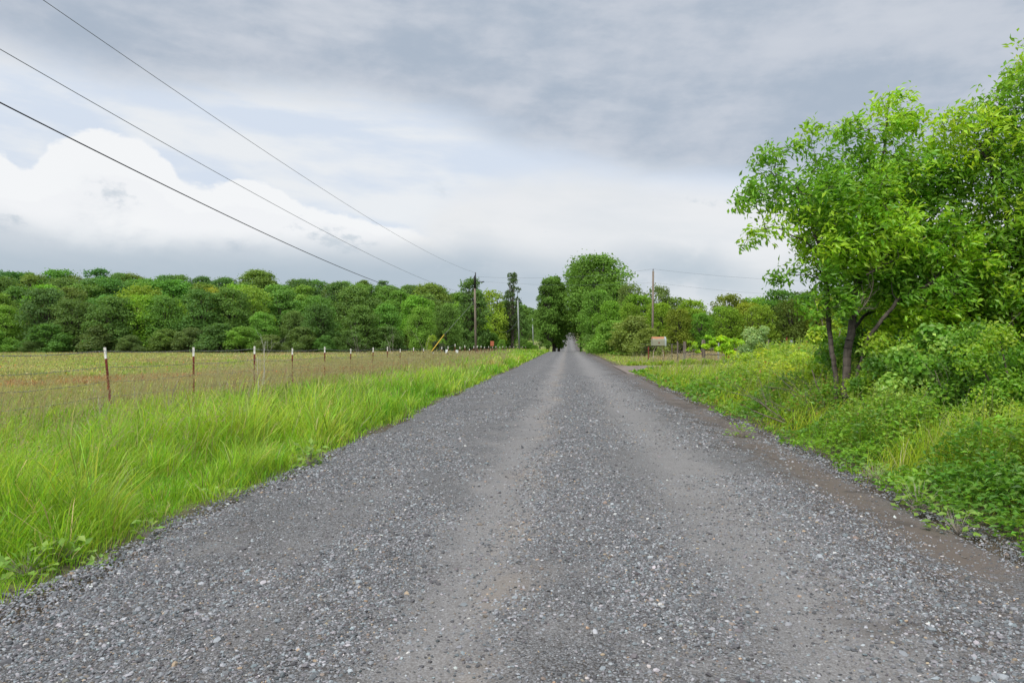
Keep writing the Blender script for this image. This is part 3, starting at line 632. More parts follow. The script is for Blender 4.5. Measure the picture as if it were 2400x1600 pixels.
# far slope seen through the gap
for i, (px, tp, d) in enumerate([(1212, 708, 300), (1228, 716, 330), (1243, 722, 345), (1258, 726, 360), (1272, 726, 380), (1288, 722, 420), (1222, 735, 255), (1240, 740, 290)]):
    by_top('far', px, tp, d, MD if i % 2 else DK, f'far tree on the slope beyond the road dip, {ORD[i]} of the trees in the gap', .75, group='trees on the far slope')
for i, (px, tp, d, tn) in enumerate([(1228, 795, 200, MD), (1240, 801, 185, LG), (1254, 808, 178, LG)]):
    by_top('bush', px, tp, d, tn, f'low bush on the grassy slope behind the pale poles, {ORD[i]} one', 1.2, cat='bush', group='bushes on the far slope')
# the avenue over the road
by_top('stand', 1284, 655, 148, (0.153, 0.283, 0.047), 'dark narrow tree left of the road with bare lower trunk, leftmost of three', .8)
by_top('stand', 1298, 650, 155, (0.165, 0.307, 0.047), 'dark narrow tree left of the road, middle of three', .85)
by_top('stand', 1310, 664, 162, (0.142, 0.271, 0.047), 'dark narrow tree left of the road, nearest the gravel', .8)
by_top('tall', 1398, 600, 150, (0.165, 0.307, 0.047), 'big tall tree right of the road, highest crown on the skyline', 1.1)
by_top('tall', 1362, 618, 158, (0.153, 0.283, 0.047), 'tall tree leaning over the road left of the big crown', .60)
by_top('oak1', 1402, 680, 126, (0.165, 0.319, 0.047), 'dense round green tree right of the road under the big crown', 1.05)
by_top('oak3', 1440, 664, 138, (0.142, 0.271, 0.035), 'green tree at the right shoulder of the big crown', .9)
put_tree('avenue', 6.5, 172, 12, LG, 'light green tree overhanging the far end of the road')
by_top('oak3', 1430, 708, 104, (0.177, 0.342, 0.035), 'broad fresh green tree beside the driveway corner', .95)
by_top('oak1', 1480, 712, 100, (.20, .33, .03), 'bright green tree left of the right hand utility pole', .8)
by_top('bush', 1412, 765, 108, MD, 'rounded bush at the right roadside below the dense tree', 1.1, cat='bush')
by_top('bush', 1440, 752, 92, LG, 'bright bush at the roadside before the driveway', 1.2, cat='bush')
by_top('bush', 1486, 742, 84, (.22, .29, .06), 'olive tangled bush left of the mailbox', 1.25, cat='bush')
by_top('bush', 1522, 770, 80, (.24, .31, .06), 'olive brushy bush behind the mailbox', 1.1, cat='bush')
by_top('airy', 1475, 668, 120, (.20, .28, .07), 'airy tree showing over the bushes left of the right hand pole', .8)
by_top('airy', 1545, 672, 118, (.19, .27, .07), 'airy tree right behind the right hand utility pole', .8)
for i, (X_, Y_, hh_, wd) in enumerate([(-6.5, 195, 15, 1), (7.0, 190, 14, 1), (-7, 225, 15, 1.1), (7.5, 222, 15, 1.1), (-6.5, 262, 15, 1.1), (7, 258, 15, 1.1), (-6, 310, 16, 1.2), (6.5, 305, 16, 1.2), (-5, 370, 17, 1.2), (5.5, 372, 17, 1.2), (0, 520, 17, 1.3), (-9, 500, 16, 1.2), (9, 500, 16, 1.2), (16, 340, 14, 1.2), (14, 250, 13, 1.2), (20, 420, 14, 1.2)]):
    put_tree('avenue' if i < 10 else 'far', X_*1.2, Y_+(8 if X_ < 0 else 0), hh_*(.72 if X_ < 0 and i < 9 else 1), random.choice([DK, MD]), f'tree lining the road beyond the dip, {ORD[i]} of the avenue', 'tree', 'trees of the avenue beyond the dip', wide=wd*(.62 if X_ < 0 and i < 9 else .9))
for i, X_ in enumerate((-4, 0.5, 4.5)): put_tree('bush', X_, 488+i*3, 5.5, MD, f'bush closing the far end of the road, {ORD[i]} of three', 'bush', 'bushes at the far end of the road', wide=1.2)
# pale yellow-green belt on the right
for r_, (D, a, b_, cnt) in enumerate([(92, 1585, 2650, 17), (102, 1560, 2650, 18), (116, 1500, 2700, 19)]):
    for i in range(cnt):
        px = a+(b_-a)*i/(cnt-1)+random.uniform(-12, 12); dd = D+random.uniform(-2, 3)
        tp = float(np.interp(px, [1500, 1600, 1700, 1800, 1900, 2400], [690, 708, 698, 692, 680, 660]))+[26, 14, 0][r_]+random.uniform(-8, 8)
        tn = random.choice([(.255, .385, .035), (.225, .36, .035), (.19, .32, .035)]) if not 1790 < px < 1900 else (.13, .22, .03)
        rn = ['front', 'middle', 'back'][r_]
        tn = tuple(c*random.uniform(.8, 1.12) for c in tn); by_top('light', px, tp, dd, tn, f'yellow green small tree, {ORD[i]} from the left in the {rn} row beyond the rail fence', 1.0, group=f'yellow green tree belt, {rn} row')

# ------------------------------------------------------------------ foreground trees by space colonisation
S_ = 2400/2352
def colonise(stems, lobes, d0, natt, step=.13, seed=1):
    """stems: polylines of (display x, y, depth); lobes: (display x, y, radius px, depth, depth radius m)"""
    rg = np.random.default_rng(seed); pts = []; par = []
    for st in stems:
        w_ = [P(a*S_, b_*S_, c) for a, b_, c in st]
        if pts: dd = [np.linalg.norm(w_[0]-p) for p in pts]; prev = int(np.argmin(dd)) if min(dd) < .5 else -1
        else: prev = -1
        for a, b_ in zip(w_[:-1], w_[1:]):
            n = max(1, int(np.linalg.norm(b_-a)/step))
            for k in range(n):
                t_ = k/n; q = a+(b_-a)*t_+rg.normal(0, .012, 3); pts.append(q); par.append(prev); prev = len(pts)-1
        pts.append(w_[-1]); par.append(prev)
    att = []; vol = np.array([l[2]**2*l[4] for l in lobes], float); vol /= vol.sum()
    for l, v_ in zip(lobes, vol):
        c = P(l[0]*S_, l[1]*S_, l[3]); r = l[2]*S_/F*l[3]; n = int(natt*v_)+8
        e = rdir(n)*(rg.uniform(0, 1, (n, 1))**.38); att.append(c+(e[:, :1]*r*np.array([cT, sT, 0]))+(e[:, 1:2]*l[4]*np.array([-sT, cT, 0]))+e[:, 2:3]*r*np.array([0, 0, 1]))
    att = np.concatenate(att); pts = [np.asarray(p) for p in pts]; Pn = np.array(pts); par = list(par)
    bd = np.full(len(att), 1e9); bi = np.zeros(len(att), int); new = 0; cnt = np.zeros(20000, int)
    for it in range(110):
        for s in range(new, len(Pn), 400):
            D2 = ((att[:, None]-Pn[None, s:s+400])**2).sum(-1); m = D2.min(1); a = D2.argmin(1)+s; k = m < bd; bd[k] = m[k]; bi[k] = a[k]
        new = len(Pn); al = bd > (.13**2); att, bd, bi = att[al], bd[al], bi[al]
        if not len(att): break
        ac = bd < 2.2**2
        if not ac.any(): break
        dv = unit(att[ac]-Pn[bi[ac]]); acc = np.zeros((len(Pn), 3)); np.add.at(acc, bi[ac], dv); ids = np.unique(bi[ac])
        nw = Pn[ids]+unit(unit(acc[ids])+rg.normal(0, .12, (len(ids), 3)))*step
        # drop duplicates that stall
        Pn = np.concatenate([Pn, nw]); par += list(ids); cnt[ids] += 1
        al = cnt[bi] < 3; att, bd, bi = att[al], bd[al], bi[al]
        if len(Pn) > 14000: break
    par = np.array(par); n = len(Pn); tips = np.zeros(n); ch = np.bincount(par[par >= 0], minlength=n); tips[ch == 0] = 1
    for i in range(n-1, -1, -1):
        if par[i] >= 0: tips[par[i]] += tips[i]
    return Pn, par, tips
def fore_tree(name, stems, lobes, natt, loc_px, label, r0, leafcol, leafcol2, seed, per=9, L=.095, rmax=.13):
    Pn, par, tips = colonise(stems, lobes, 15, natt, seed=seed)
    base = P(loc_px[0]*S_, loc_px[1]*S_, loc_px[2]); base[2] = float(H(base[0], base[1]))
    root = empty(name, base, label, 'tree')
    rad = np.clip(r0*1.25*tips**.5, .003, rmax); e = np.where(par >= 0)[0]
    ra = np.where(rad[par[e]] < rad[e]*1.7, rad[par[e]], rad[e]*1.15)
    V, q, cp = tubes(Pn[par[e]]-base, Pn[e]-base, ra, rad[e], 6); mesh('branches', V, [q, cp], m_barkd, None, root, True)
    lf = np.where(tips <= 8)[0]; lf = lf[(rng.uniform(size=len(lf)) < .36) | ((tips[lf] <= 1) & (np.bincount(par[par >= 0], minlength=len(Pn))[lf] == 0))]; n = len(lf)*per; src = np.repeat(lf, per)
    gd = unit(Pn[src]-Pn[np.maximum(par[src], 0)])
    p = Pn[src]+rng.normal(0, .075, (n, 3))+gd*rng.uniform(-.08, .08, (n, 1))
    wind = np.array([.75*cT, .75*sT, -.15]); dv = unit(gd*.45+rdir(n)*.75+wind*.62)
    nrm = unit(rng.normal(0, .55, (n, 3))+[-.25, -.25, .9])
    LL = L*rng.uniform(.55, 1.35, n); pc = fbm(p[:, 0]+p[:, 1], p[:, 2], 1.6, seed)
    col = mixc(leafcol, leafcol2, ss(pc, .42, .64)); col = jit(col, .17)
    V, f, c = leaves(p-base, dv, nrm, LL, LL*.42, col, .18)
    mesh('foliage', V, [f], m_leaf, c, root); return root
fore_tree('roadside_tree',
    [[(1945, 955, 13.0), (1942, 880, 13.0), (1950, 800, 13.0), (1962, 700, 13.09), (1972, 640, 13.09), (1985, 540, 13.09), (2005, 430, 13.0), (2035, 330, 12.91), (2040, 250, 12.91)],
     [(1922, 950, 13.17), (1918, 860, 13.26), (1905, 760, 13.26), (1898, 650, 13.26), (1880, 560, 13.17), (1850, 480, 13.09), (1800, 430, 13.0)],
     [(1958, 950, 12.91), (1965, 880, 12.83), (1990, 780, 12.65), (2060, 690, 12.48), (2150, 640, 12.39)],
     [(1975, 640, 13.09), (2020, 600, 13.26), (2090, 520, 13.43), (2120, 430, 13.43)],
     [(1898, 640, 13.26), (1860, 632, 13.17), (1825, 632, 13.17)],
     [(1900, 660, 13.26), (1860, 560, 13.0), (1780, 520, 12.83), (1735, 530, 12.83)],
     [(1955, 760, 13.0), (1990, 720, 13.52), (2080, 700, 13.87)], [(1905, 740, 13.26), (1880, 720, 13.0), (1870, 690, 13.0)]],
    [(2045, 238, 42, 12.91, .5), (2085, 290, 38, 13.0, .5), (2040, 300, 40, 12.91, .5), (1955, 300, 40, 13.0, .5), (1990, 350, 40, 13.0, .5), (1850, 312, 34, 13.0, .4), (1885, 365, 34, 13.0, .4), (1768, 378, 34, 13.0, .4), (1728, 448, 38, 13.0, .5), (1790, 440, 50, 13.0, .6), (1722, 545, 22, 12.83, .3), (1780, 525, 26, 12.83, .3), (1790, 640, 22, 13.17, .2), (1820, 625, 12, 13.17, .2),
     (1880, 460, 70, 13.0, 1), (1965, 450, 75, 13.0, 1.1), (2050, 420, 85, 13.09, 1.1), (2120, 430, 65, 13.26, 1.0), (1900, 540, 70, 13.0, 1), (1990, 550, 100, 13.0, 1.3), (2090, 560, 105, 13.09, 1.3), (2150, 600, 90, 13.0, 1.2), (1895, 620, 42, 13.17, .8), (1885, 700, 42, 13.2, .5), (1945, 690, 36, 12.7, .4), (2050, 730, 55, 13.2, .6), (2000, 620, 75, 13.26, 1.0), (2100, 670, 90, 13.0, 1.3)],
    3900, (1945, 940, 13.0), 'leafy tree with two leaning dark stems on the right bank, nearest its left edge', .0024, (.17, .35, .03), (.35, .54, .035), 11, per=27, L=.115, rmax=.10)
fore_tree('roadside_tree',
    [[(2400, 990, 12.5), (2390, 850, 12.5), (2370, 700, 12.5), (2330, 560, 12.4), (2290, 420, 12.3), (2250, 330, 12.2)],
     [(2395, 860, 12.5), (2430, 650, 12.3), (2400, 400, 12.2), (2370, 230, 12.2)],
     [(2380, 760, 12.5), (2310, 680, 12.6), (2240, 600, 12.7)], [(2430, 650, 12.3), (2520, 450, 12.2), (2540, 250, 12.2)]],
    [(2180, 290, 45, 12.2, .5), (2225, 310, 60, 12.2, .8), (2300, 235, 50, 12.2, .6), (2340, 190, 45, 12.2, .6), (2352, 100, 14, 12.2, .2), (2400, 160, 55, 12.2, .7), (2300, 340, 95, 12.3, 1), (2215, 380, 60, 12.4, .8), (2280, 440, 80, 12.4, 1.0), (2370, 330, 90, 12.2, 1), (2370, 480, 110, 12.3, 1.1), (2290, 560, 90, 12.5, 1), (2250, 650, 50, 12.6, .8), (2320, 680, 100, 12.5, 1.1), (2400, 640, 110, 12.3, 1.1), (2480, 450, 120, 12.2, 1), (2520, 300, 110, 12.2, 1), (2500, 650, 130, 12.3, 1)],
    4000, (2400, 990, 11.5), 'leafy tree cut by the right edge of the photo, its crown the highest', .0024, (.18, .35, .03), (.38, .55, .035), 23, per=24, L=.11, rmax=.10)

# ------------------------------------------------------------------ shrubs under the trees
def shrub(px, py, d, w_, h_, n, L, c1, c2, label, stems=10, name='shrub', wmul=.6, yscale=.8, cat='bush', upn=.5, top=1.0):
    """px, py display pixel of the base"""
    base = P(px*S_, py*S_, d); base[2] = float(H(base[0], base[1])); root = empty(name, base, label, cat)
    nb = max(5, int(n/700)); bl = []
    for i in range(nb):
        t_ = (i+.5)/nb; a = i*2.4+rng.uniform(-.4, .4); rr = w_*.5*math.sqrt(max(.05, 1-(t_*.9)**2))*rng.uniform(.2, .85)
        bl.append((math.cos(a)*rr, math.sin(a)*rr*yscale, h_*(.08+.82*t_*rng.uniform(.85, 1.1)), w_*rng.uniform(.13, .2)*(1.2-.4*t_)))
    bl = np.array(bl); idx = rng.choice(nb, n, p=bl[:, 3]**2/np.sum(bl[:, 3]**2)); dr = rdir(n)
    p = bl[idx, :3]+dr*(bl[idx, 3]*rng.uniform(.2, 1.15, n)**.7)[:, None]*[1, 1, .85]; p[:, 2] = np.maximum(p[:, 2], rng.uniform(0, .3, n))
    if name == 'sapling': p[:, 2] = h_*.38+p[:, 2]*.62
    nrm = unit(dr*.5+rng.normal(0, .5, (n, 3))+[0, -.2, upn]); dv = unit(np.cross(nrm, rdir(n))+[.35, 0, -.1]); LL = L*rng.uniform(.6, 1.35, n)
    pc = fbm(p[:, 0]+base[0]+p[:, 1], p[:, 2], 2.2, 5)
    V, f, c = leaves(p, dv, nrm, LL, LL*wmul, jit(mixc(c1, c2, ss(pc, .4, .62)), .18), .15); mesh('foliage', V, [f], m_leaf, c, root)
    A, B = [], []
    for bx, by, bz, br in bl:
        s = np.array([bx*.15, by*.15, -.05]); m_ = np.array([bx*.5, by*.5, bz*.55])+rng.normal(0, .05, 3); A += [s, m_]; B += [m_, np.array([bx, by, bz])]
    tube_mesh('stems', A, B, .014, .008, m_bark, root, 5); return root
G1 = (.085, .20, .02); G2 = (.18, .34, .03); Y1 = (.28, .42, .03); Y2 = (.42, .54, .05)
shrub(2065, 940, 12.4, 1.9, 1.5, 9500, .065, G1, Y1, 'leafy shrub just right of the leaning dark stems')
shrub(2150, 950, 11.3, 1.7, 1.65, 8500, .085, (.17, .34, .04), (.34, .50, .10), 'pale green big-leaved shrub between the two large trees', wmul=.75)
shrub(2250, 970, 10.4, 1.8, 1.45, 9500, .06, G1, G2, 'dark leafy shrub at the right, in front of the pale big-leaved one')
shrub(2340, 985, 9.5, 1.6, 1.4, 9500, .055, (.14, .30, .025), Y1, 'dense dark shrub at the right edge of the photo')
shrub(2200, 880, 13.5, 3.2, 2.6, 9000, .09, G1, Y1, 'tall mixed thicket behind the big-leaved shrub')
shrub(2330, 900, 12.5, 3.0, 3.2, 9000, .09, (.14, .30, .025), Y1, 'tall thicket beneath the crown at the right edge')
shrub(1990, 880, 15.2, 2.6, 2.4, 7000, .10, G1, G2, 'thicket standing behind the leaning dark stems')
shrub(2100, 820, 20, 4.5, 3.2, 9000, .13, (.16, .30, .03), Y1, 'yellow green thicket in the gap behind the shrubs')
shrub(2290, 800, 20, 5.0, 3.8, 9000, .13, (.16, .30, .03), Y1, 'high thicket behind the right hand tree')
shrub(1900, 830, 19.5, 1.8, 2.6, 5500, .11, G2, Y2, 'bright yellow green young shrub left of the leaning dark stems')
shrub(1905, 905, 14.6, 1.4, .9, 3000, .08, Y1, Y2, 'low yellow green shrub at the left foot of the leaning dark stems')
shrub(1735, 820, 40, 2.5, 2.6, 8000, .13, (.22, .34, .12), (.34, .46, .18), 'pale grey green bush at the right end of the rail fence', wmul=.4)
shrub(1665, 812, 45, 1.5, 2.0, 2600, .14, (.27, .48, .02), (.42, .62, .02), 'vivid green sapling in front of the second rail fence post', cat='sapling', name='sapling')
shrub(1632, 803, 57, 1.6, 2.2, 1500, .15, (.27, .48, .02), (.42, .62, .02), 'vivid green sapling between the two stout fence posts', cat='sapling', name='sapling')
shrub(1695, 806, 57, 2.0, 2.1, 1800, .15, (.26, .45, .02), (.40, .58, .03), 'small bright sapling right of the second stout fence post', cat='sapling', name='sapling')
shrub(1588, 815, 57, 1.1, 1.9, 1300, .14, (.2, .36, .02), (.33, .5, .03), 'narrow sapling against the left fence corner post', cat='sapling', name='sapling')
shrub(1985, 950, 12.3, .9, .8, 3500, .05, G1, G2, 'small dark shrub at the right foot of the leaning dark stems')
shrub(2110, 960, 11.2, 1.3, .9, 4500, .055, G1, Y1, 'low tangled shrub below the pale big-leaved one')
shrub(2300, 985, 9.3, 1.2, .9, 4500, .05, (.14, .30, .025), Y1, 'low dark shrub at the right, in front of the dense ones')
for i, (px, py, d, ww, hh_) in enumerate([(1800, 880, 27, 2.4, 1.0), (1860, 850, 25, 2.2, 1.1), (1790, 840, 33, 2.6, 1.1), (1850, 900, 21, 2.0, .8), (1740, 850, 36, 2.6, .9)]):
    shrub(px, py, d, ww, hh_, 3800, .10, Y1, Y2, f'mounded yellow green bush on the right bank, {["middle", "nearest the tree trunk", "beside the pale bush", "lowest, closest to the road", "farthest left"][i]}')

# weedy broadleaf plants at the gravel edge
def weed(px, py, z, w_, h_, n, L, label, c=(.22, .36, .06)):
    d = (CAMZ-z)*F/(py*S_-HZ); b0 = P(px*S_, py*S_, d); b0[2] = max(float(H(b0[0], b0[1])), 0)
    root = empty('weed', b0, label, 'weed'); dr = rdir(n); p = np.stack([dr[:, 0]*w_*.5*rng.uniform(.2, 1, n), dr[:, 1]*w_*.5*rng.uniform(.2, 1, n), rng.uniform(.02, 1, n)*h_], -1)
    nrm = unit(rng.normal(0, .3, (n, 3))+[0, -.15, 1]); dv = unit(np.stack([p[:, 0], p[:, 1], np.full(n, .02)], -1)+rng.normal(0, .05, (n, 3)))
    V, f, cc_ = leaves(p, dv, nrm, L*rng.uniform(.6, 1.3, n), L*.7, jit(c, .15, n), .12); mesh('leaves', V, [f], m_leaf, cc_, root)
    tube_mesh('stem', np.tile([0, 0, 0], (n, 1)), p, .0016, .001, m_twig, root, 4)
for a in [(60, 1320, 0, .5, .16, 60, .07, 'broadleaf weed cluster in the lower left corner beside the gravel'), (140, 1290, 0, .45, .2, 60, .07, 'broadleaf weed with the largest leaves left of the gravel'), (335, 1240, 0, .25, .18, 26, .06, 'single low weed on the left gravel edge'), (240, 1300, 0, .3, .12, 26, .05, 'small weed sprouting from the gravel beside the largest-leaved weed'), (712, 1075, 0, .35, .3, 60, .09, 'pointed green weed standing out at the left gravel edge halfway up'), (520, 1150, 0, .4, .14, 30, .05, 'low weed patch on the brown left gravel edge'),
          (2110, 1165, .05, .5, .3, 70, .07, 'leafy weed overhanging the dirt strip on the right'), (2200, 1215, .05, .45, .22, 50, .07, 'leafy weed nearest the lower right corner bank'), (2010, 1100, .05, .5, .25, 60, .06, 'leafy weed at the right edge of the dirt strip further up'), (1700, 1000, .05, .5, .3, 60, .07, 'weed on the right dirt edge opposite the dark tree stems')]: weed(*a)

# ------------------------------------------------------------------ dead stems and branches
def twiggy(name, px, py, d, h_, spread, n, mat, label, lean=(0, 0), cat='dead plant', r=.006, z0=None):
    b0 = P(px*S_, py*S_, d); b0[2] = float(H(b0[0], b0[1])) if z0 is None else z0; root = empty(name, b0, label, cat); A, B, ra, rb = [], [], [], []
    def grow(p, dv, L, r_, lev):
        k = 4
        for j in range(k):
            q = p+dv*L/k; A.append(p); B.append(q); ra.append(r_); r_ *= .85; rb.append(r_); p = q; dv = unit(dv+rng.normal(0, .13, 3))
            if lev < 3 and rng.uniform() < .75: grow(p, unit(dv+rng.normal(0, .5, 3)+[0, 0, .12]), L*rng.uniform(.35, .6), r_*.6, lev+1)
    for i in range(n): grow(np.array([0, 0, -.03]), unit(np.array([rng.normal(lean[0], spread), rng.normal(lean[1], spread), 1])), h_*rng.uniform(.6, 1.05), r*rng.uniform(.7, 1.2), 0)
    tube_mesh('stems', A, B, np.array(ra), np.array(rb), mat, root, 4); return root
for a in [('dead_weed', 385, 940, 15.5, .85, .16, 4, m_twig, 'leaning bundle of grey dead stems between the first two fence posts', (.15, 0), 'dead plant', .007),
          ('dead_weed', 235, 965, 14, .7, .35, 5, m_twig, 'dry branched stems at the foot of the nearest fence post', (-.2, 0), 'dead plant', .006),
          ('dead_weed', 590, 930, 19.5, 1.75, .16, 3, m_pale, 'tall pale bare sapling beside the third fence post', (.15, 0), 'dead plant', .010),
          ('dead_weed', 515, 905, 20, 1.1, .3, 4, m_twig, 'dry stems between the second and third fence posts', (0, 0), 'dead plant', .006),
          ('dead_weed', 660, 900, 25, .8, .3, 3, m_twig, 'dry stems just left of the fourth fence post', (0, 0), 'dead plant', .006),
          ('dead_weed', 310, 925, 18, .8, .4, 4, m_twig, 'thin dry stems right of the nearest fence post', (0, 0), 'dead plant', .005),
          ('dead_weed', 820, 860, 42, 2.0, .16, 3, m_twig, 'bare pale saplings behind the sixth fence post', (.1, 0), 'dead plant', .009),
          ('dead_weed', 900, 850, 60, 2.6, .2, 3, m_twig, 'bleached bare saplings in the pasture right of the eighth fence post', (-.1, 0), 'dead plant', .012),
          ('dead_weed', 978, 850, 62, 2.6, .25, 3, m_twig, 'forked bleached sapling left of the yellow guy guard', (.1, 0), 'dead plant', .012),
          ('dead_weed', 930, 905, 32, 1.2, .3, 2, m_pale, 'slanting pale stem in the tall verge grass', (.7, 0), 'dead plant', .010),
          ('dead_weed', 1568, 842, 56, 1.1, .6, 10, m_twig, 'tangle of grey dead stems at the foot of the mailbox', (0, 0), 'dead plant', .012),
          ('fallen_branch', 1835, 930, 13.2, 1.4, .5, 3, m_bark, 'dead branches lying in the weeds left of the dark tree stems', (-1.8, 0), 'branch', .014),
          ('fallen_branch', 1900, 900, 13.3, 1.2, .7, 5, m_bark, 'broken dead branches tangled at the left foot of the dark stems', (-1.0, 0), 'branch', .014),
          ('dead_branch', 1965, 760, 12.7, .8, .5, 2, m_bark, 'bare broken side branches on the dark leaning stems', (.4, -.3), 'branch', .014, 2.1),
          ('dead_branch', 1990, 700, 12.5, 1.1, .3, 2, m_bark, 'long dead twig slanting right off the main stem', (1.4, -.2), 'branch', .014, 2.8),
          ('dead_branch', 2190, 900, 10.6, 1.2, .6, 5, m_bark, 'grey dead stems poking through the shrubs on the right', (.3, -.2), 'branch', .009, .5)]:
    twiggy(*a)

# ------------------------------------------------------------------ left fence
fpx = [248, 454, 596, 685, 761, 822, 873, 908, 938, 968, 992, 1015, 1034.6, 1051, 1065.5, 1078, 1090, 1100.5, 1110, 1118, 1127, 1135.5, 1145, 1154, 1162.5, 1171, 1178, 1186, 1195, 1204, 1213, 1224, 1232]
ftop = [813, 813.5, 811, 816, 812.5, 817, 814, 812.5, 817, 814, 816, 824, 812, 811, 805.5, 812, 809, 817, 811, 810, 810, 812, 811, 812, 811, 812, 811, 812, 811, 812, 812, 812, 812]
lean = [-.10, 0, 0, 0, 0, 0, .02, 0, 0, .03, .02]
fence = empty('barbed_wire_fence', (-10.2, 15.3, 0), 'barbed wire fence of rusty red steel posts with white tips along the left pasture', 'fence')
def tpost_mesh():
    V = []; Fq_ = []
    def box(x0, x1, y0, y1, z0, z1):
        o = len(V); V.extend([(a, b_, c) for c in (z0, z1) for a, b_ in ((x0, y0), (x1, y0), (x1, y1), (x0, y1))])
        Fq_.extend([[o, o+3, o+2, o+1], [o+4, o+5, o+6, o+7]]+[[o+j, o+(j+1) % 4, o+4+(j+1) % 4, o+4+j] for j in range(4)])
    return V, Fq_, box
V, Fq_, box = tpost_mesh(); box(-.022, .022, -.004, .004, 0, .83); box(-.004, .004, .004, .040, 0, .83)
for k in range(13): box(-.012, .012, -.013, -.004, .06+k*.06, .085+k*.06)
shaft0 = mesh('shaft', V, [Fq_], m_rustred); V, Fq_, box = tpost_mesh(); box(-.024, .024, -.006, .006, .83, 1.0); box(-.006, .006, .006, .042, .83, 1.0)
tip0 = mesh('white_tip', V, [Fq_], m_whitep); C.objects.unlink(shaft0); C.objects.unlink(tip0)
FX = -10.2; tops = []; base0 = fence.location
d = [depth_at(p_, FX) for p_ in fpx]; fp = [P(a, t_, c) for a, t_, c in zip(fpx, ftop, d)]
p_ = fp[0].copy(); p_[1] -= 3.5; p_[2] = 1.45; fp = [p_]+fp; pr = fp[0]
for i, q in enumerate(fp):
    g = float(H(q[0], q[1])); hgt = q[2]-g; ln = (lean[i-1] if 0 < i <= len(lean) else random.uniform(-.03, .03))
    s = shaft0.copy(); C.objects.link(s); s.name = 'fence_post'; s.parent = fence; wsc = max(1, 1+(q[1]-45)/110)
    s.location = (q[0]-base0[0]-ln*hgt*0, q[1]-base0[1], g-base0[2]); s.scale = (wsc*1.15, wsc, hgt); s.rotation_euler = (random.uniform(-.02, .02), ln, random.uniform(-.3, .3))
    if ln and i == 1: s.location.x += .13
    c = tip0.copy(); C.objects.link(c); c.parent = s
def strand(name, pts, r, mat, parent, sag=.02, barbs=0, nseg=6):
    A, B = [], []; pts = np.asarray(pts, float)
    for a, b_ in zip(pts[:-1], pts[1:]):
        q = [a+(b_-a)*t_+np.array([0, 0, -4*sag*t_*(1-t_)])+(rng.normal(0, .006, 3) if 0 < t_ < 1 else 0) for t_ in np.linspace(0, 1, nseg+1)]
        A += q[:-1]; B += q[1:]
        if barbs and np.linalg.norm(a) < 45:
            n = int(np.linalg.norm(b_-a)/barbs)
            for k in range(n):
                c = a+(b_-a)*(k+.5)/n+np.array([0, 0, -4*sag*((k+.5)/n)*(1-(k+.5)/n)]); e = rdir(1)[0]*.022; A.append(c-e); B.append(c+e)
    return tube_mesh(name, A, B, r, r, mat, parent, 4)
off = np.array(base0)
for fr, r_ in ((.94, .0065), (.70, .0045), (.48, .0045), (.26, .004)):
    pts = [np.array([q[0], q[1]-.03, float(H(q[0], q[1]))+(q[2]-float(H(q[0], q[1])))*fr])-off for q in fp]
    strand('wire', pts, r_ if fr > .9 else r_, m_galv, fence, .035, .13)

# ------------------------------------------------------------------ utility poles and lines
def pole(px, top, X_, d, mat, label, r0, r1, lean_px=0, arm=False):
    tpt = P(px, top, d); g = float(H(tpt[0], tpt[1])); bpt = P(px+lean_px, HZ, d); bpt[2] = g
    root = empty('utility_pole', bpt, label, 'utility pole', 'utility poles'); L_ = tpt[2]-g; dx_ = tpt-bpt
    poly_tube('shaft', [np.array([0, 0, -.3])+dx_*0, dx_*.5*np.array([1, 1, 1]), dx_*.995], [r0, (r0+r1)/2, r1], mat, root, 12)
    return root, bpt, tpt
dA = depth_at(1113, -11.6)
rA, bA, tA = pole(1112.5, 652, 0, dA, m_pole, 'brown wooden utility pole left of the road, the tallest and nearest', .155, .11, 3)
tl = tA-bA
poly_tube('top_bracket', [tl+[-.13, 0, -.9], tl+[.0, 0, -.9], tl+[.02, 0, -.3]], [.03, .03, .03], m_dark, rA, 6)
poly_tube('top_bracket', [tl+[0.02, 0, -1.25], tl+[0.02, 0, .18], tl+[.10, 0, .42], tl+[.10, 0, .62]], [.15, .14, .07, .06], m_dark, rA, 8)
poly_tube('insulator', [tl+[.10, 0, .60], tl+[.10, 0, .68], tl+[.10, 0, .76]], [.05, .09, .04], m_insul, rA, 8)
for z_ in (-3.2,): poly_tube('clamp', [tl+[-.16, 0, z_], tl+[-.16, 0, z_-.18]], .05, m_dark, rA, 6)
top_y = lambda zz, dd: zz
gA = P(1036, 790, dA-6); gB = P(1003, 835, dA-8); g0 = P(1111, 707, dA)
gw = poly_tube('guy_wire', [g0-bA, gA-bA, gB-bA], [.018, .018, .018], m_galv, rA, 5)
yg = P(1041, 784, dA-6); poly_tube('guy_guard', [yg-bA, gB-bA+[0, 0, .0]], [.055, .07], m_yellow, rA, 8)
d2 = depth_at(1214, -11.3); rP2, bP2, tP2 = pole(1213.5, 703, 0, d2, m_poleg, 'pale grey utility pole at the right end of the wood', .19, .15, 4)
d3 = depth_at(1248, -10.9); rP3, bP3, tP3 = pole(1248, 746, 0, d3, m_poleg, 'dark thin utility pole far down the slope, right of the pale one', .17, .14, 2)
d4 = depth_at(1265, -11.0); rP4, bP4, tP4 = pole(1265.5, 741, 0, d4, m_poleg, 'farthest pale utility pole standing on the slope', .24, .20, -3)
rB, bB, tB = pole(1531, 634, 0, 92, m_pole, 'slim brown utility pole right of the road behind the mailbox', .15, .12, -2)
for r_, t_, b_ in ((rP2, tP2, bP2), (rP3, tP3, bP3), (rP4, tP4, bP4), (rB, tB, bB)):
    q = t_-b_; poly_tube('insulator', [q+[0, 0, 0], q+[0, 0, .15], q+[0, 0, .25]], [.06, .09, .04], m_insul, r_, 8)
p0 = np.array([-11.6, -62., 0])
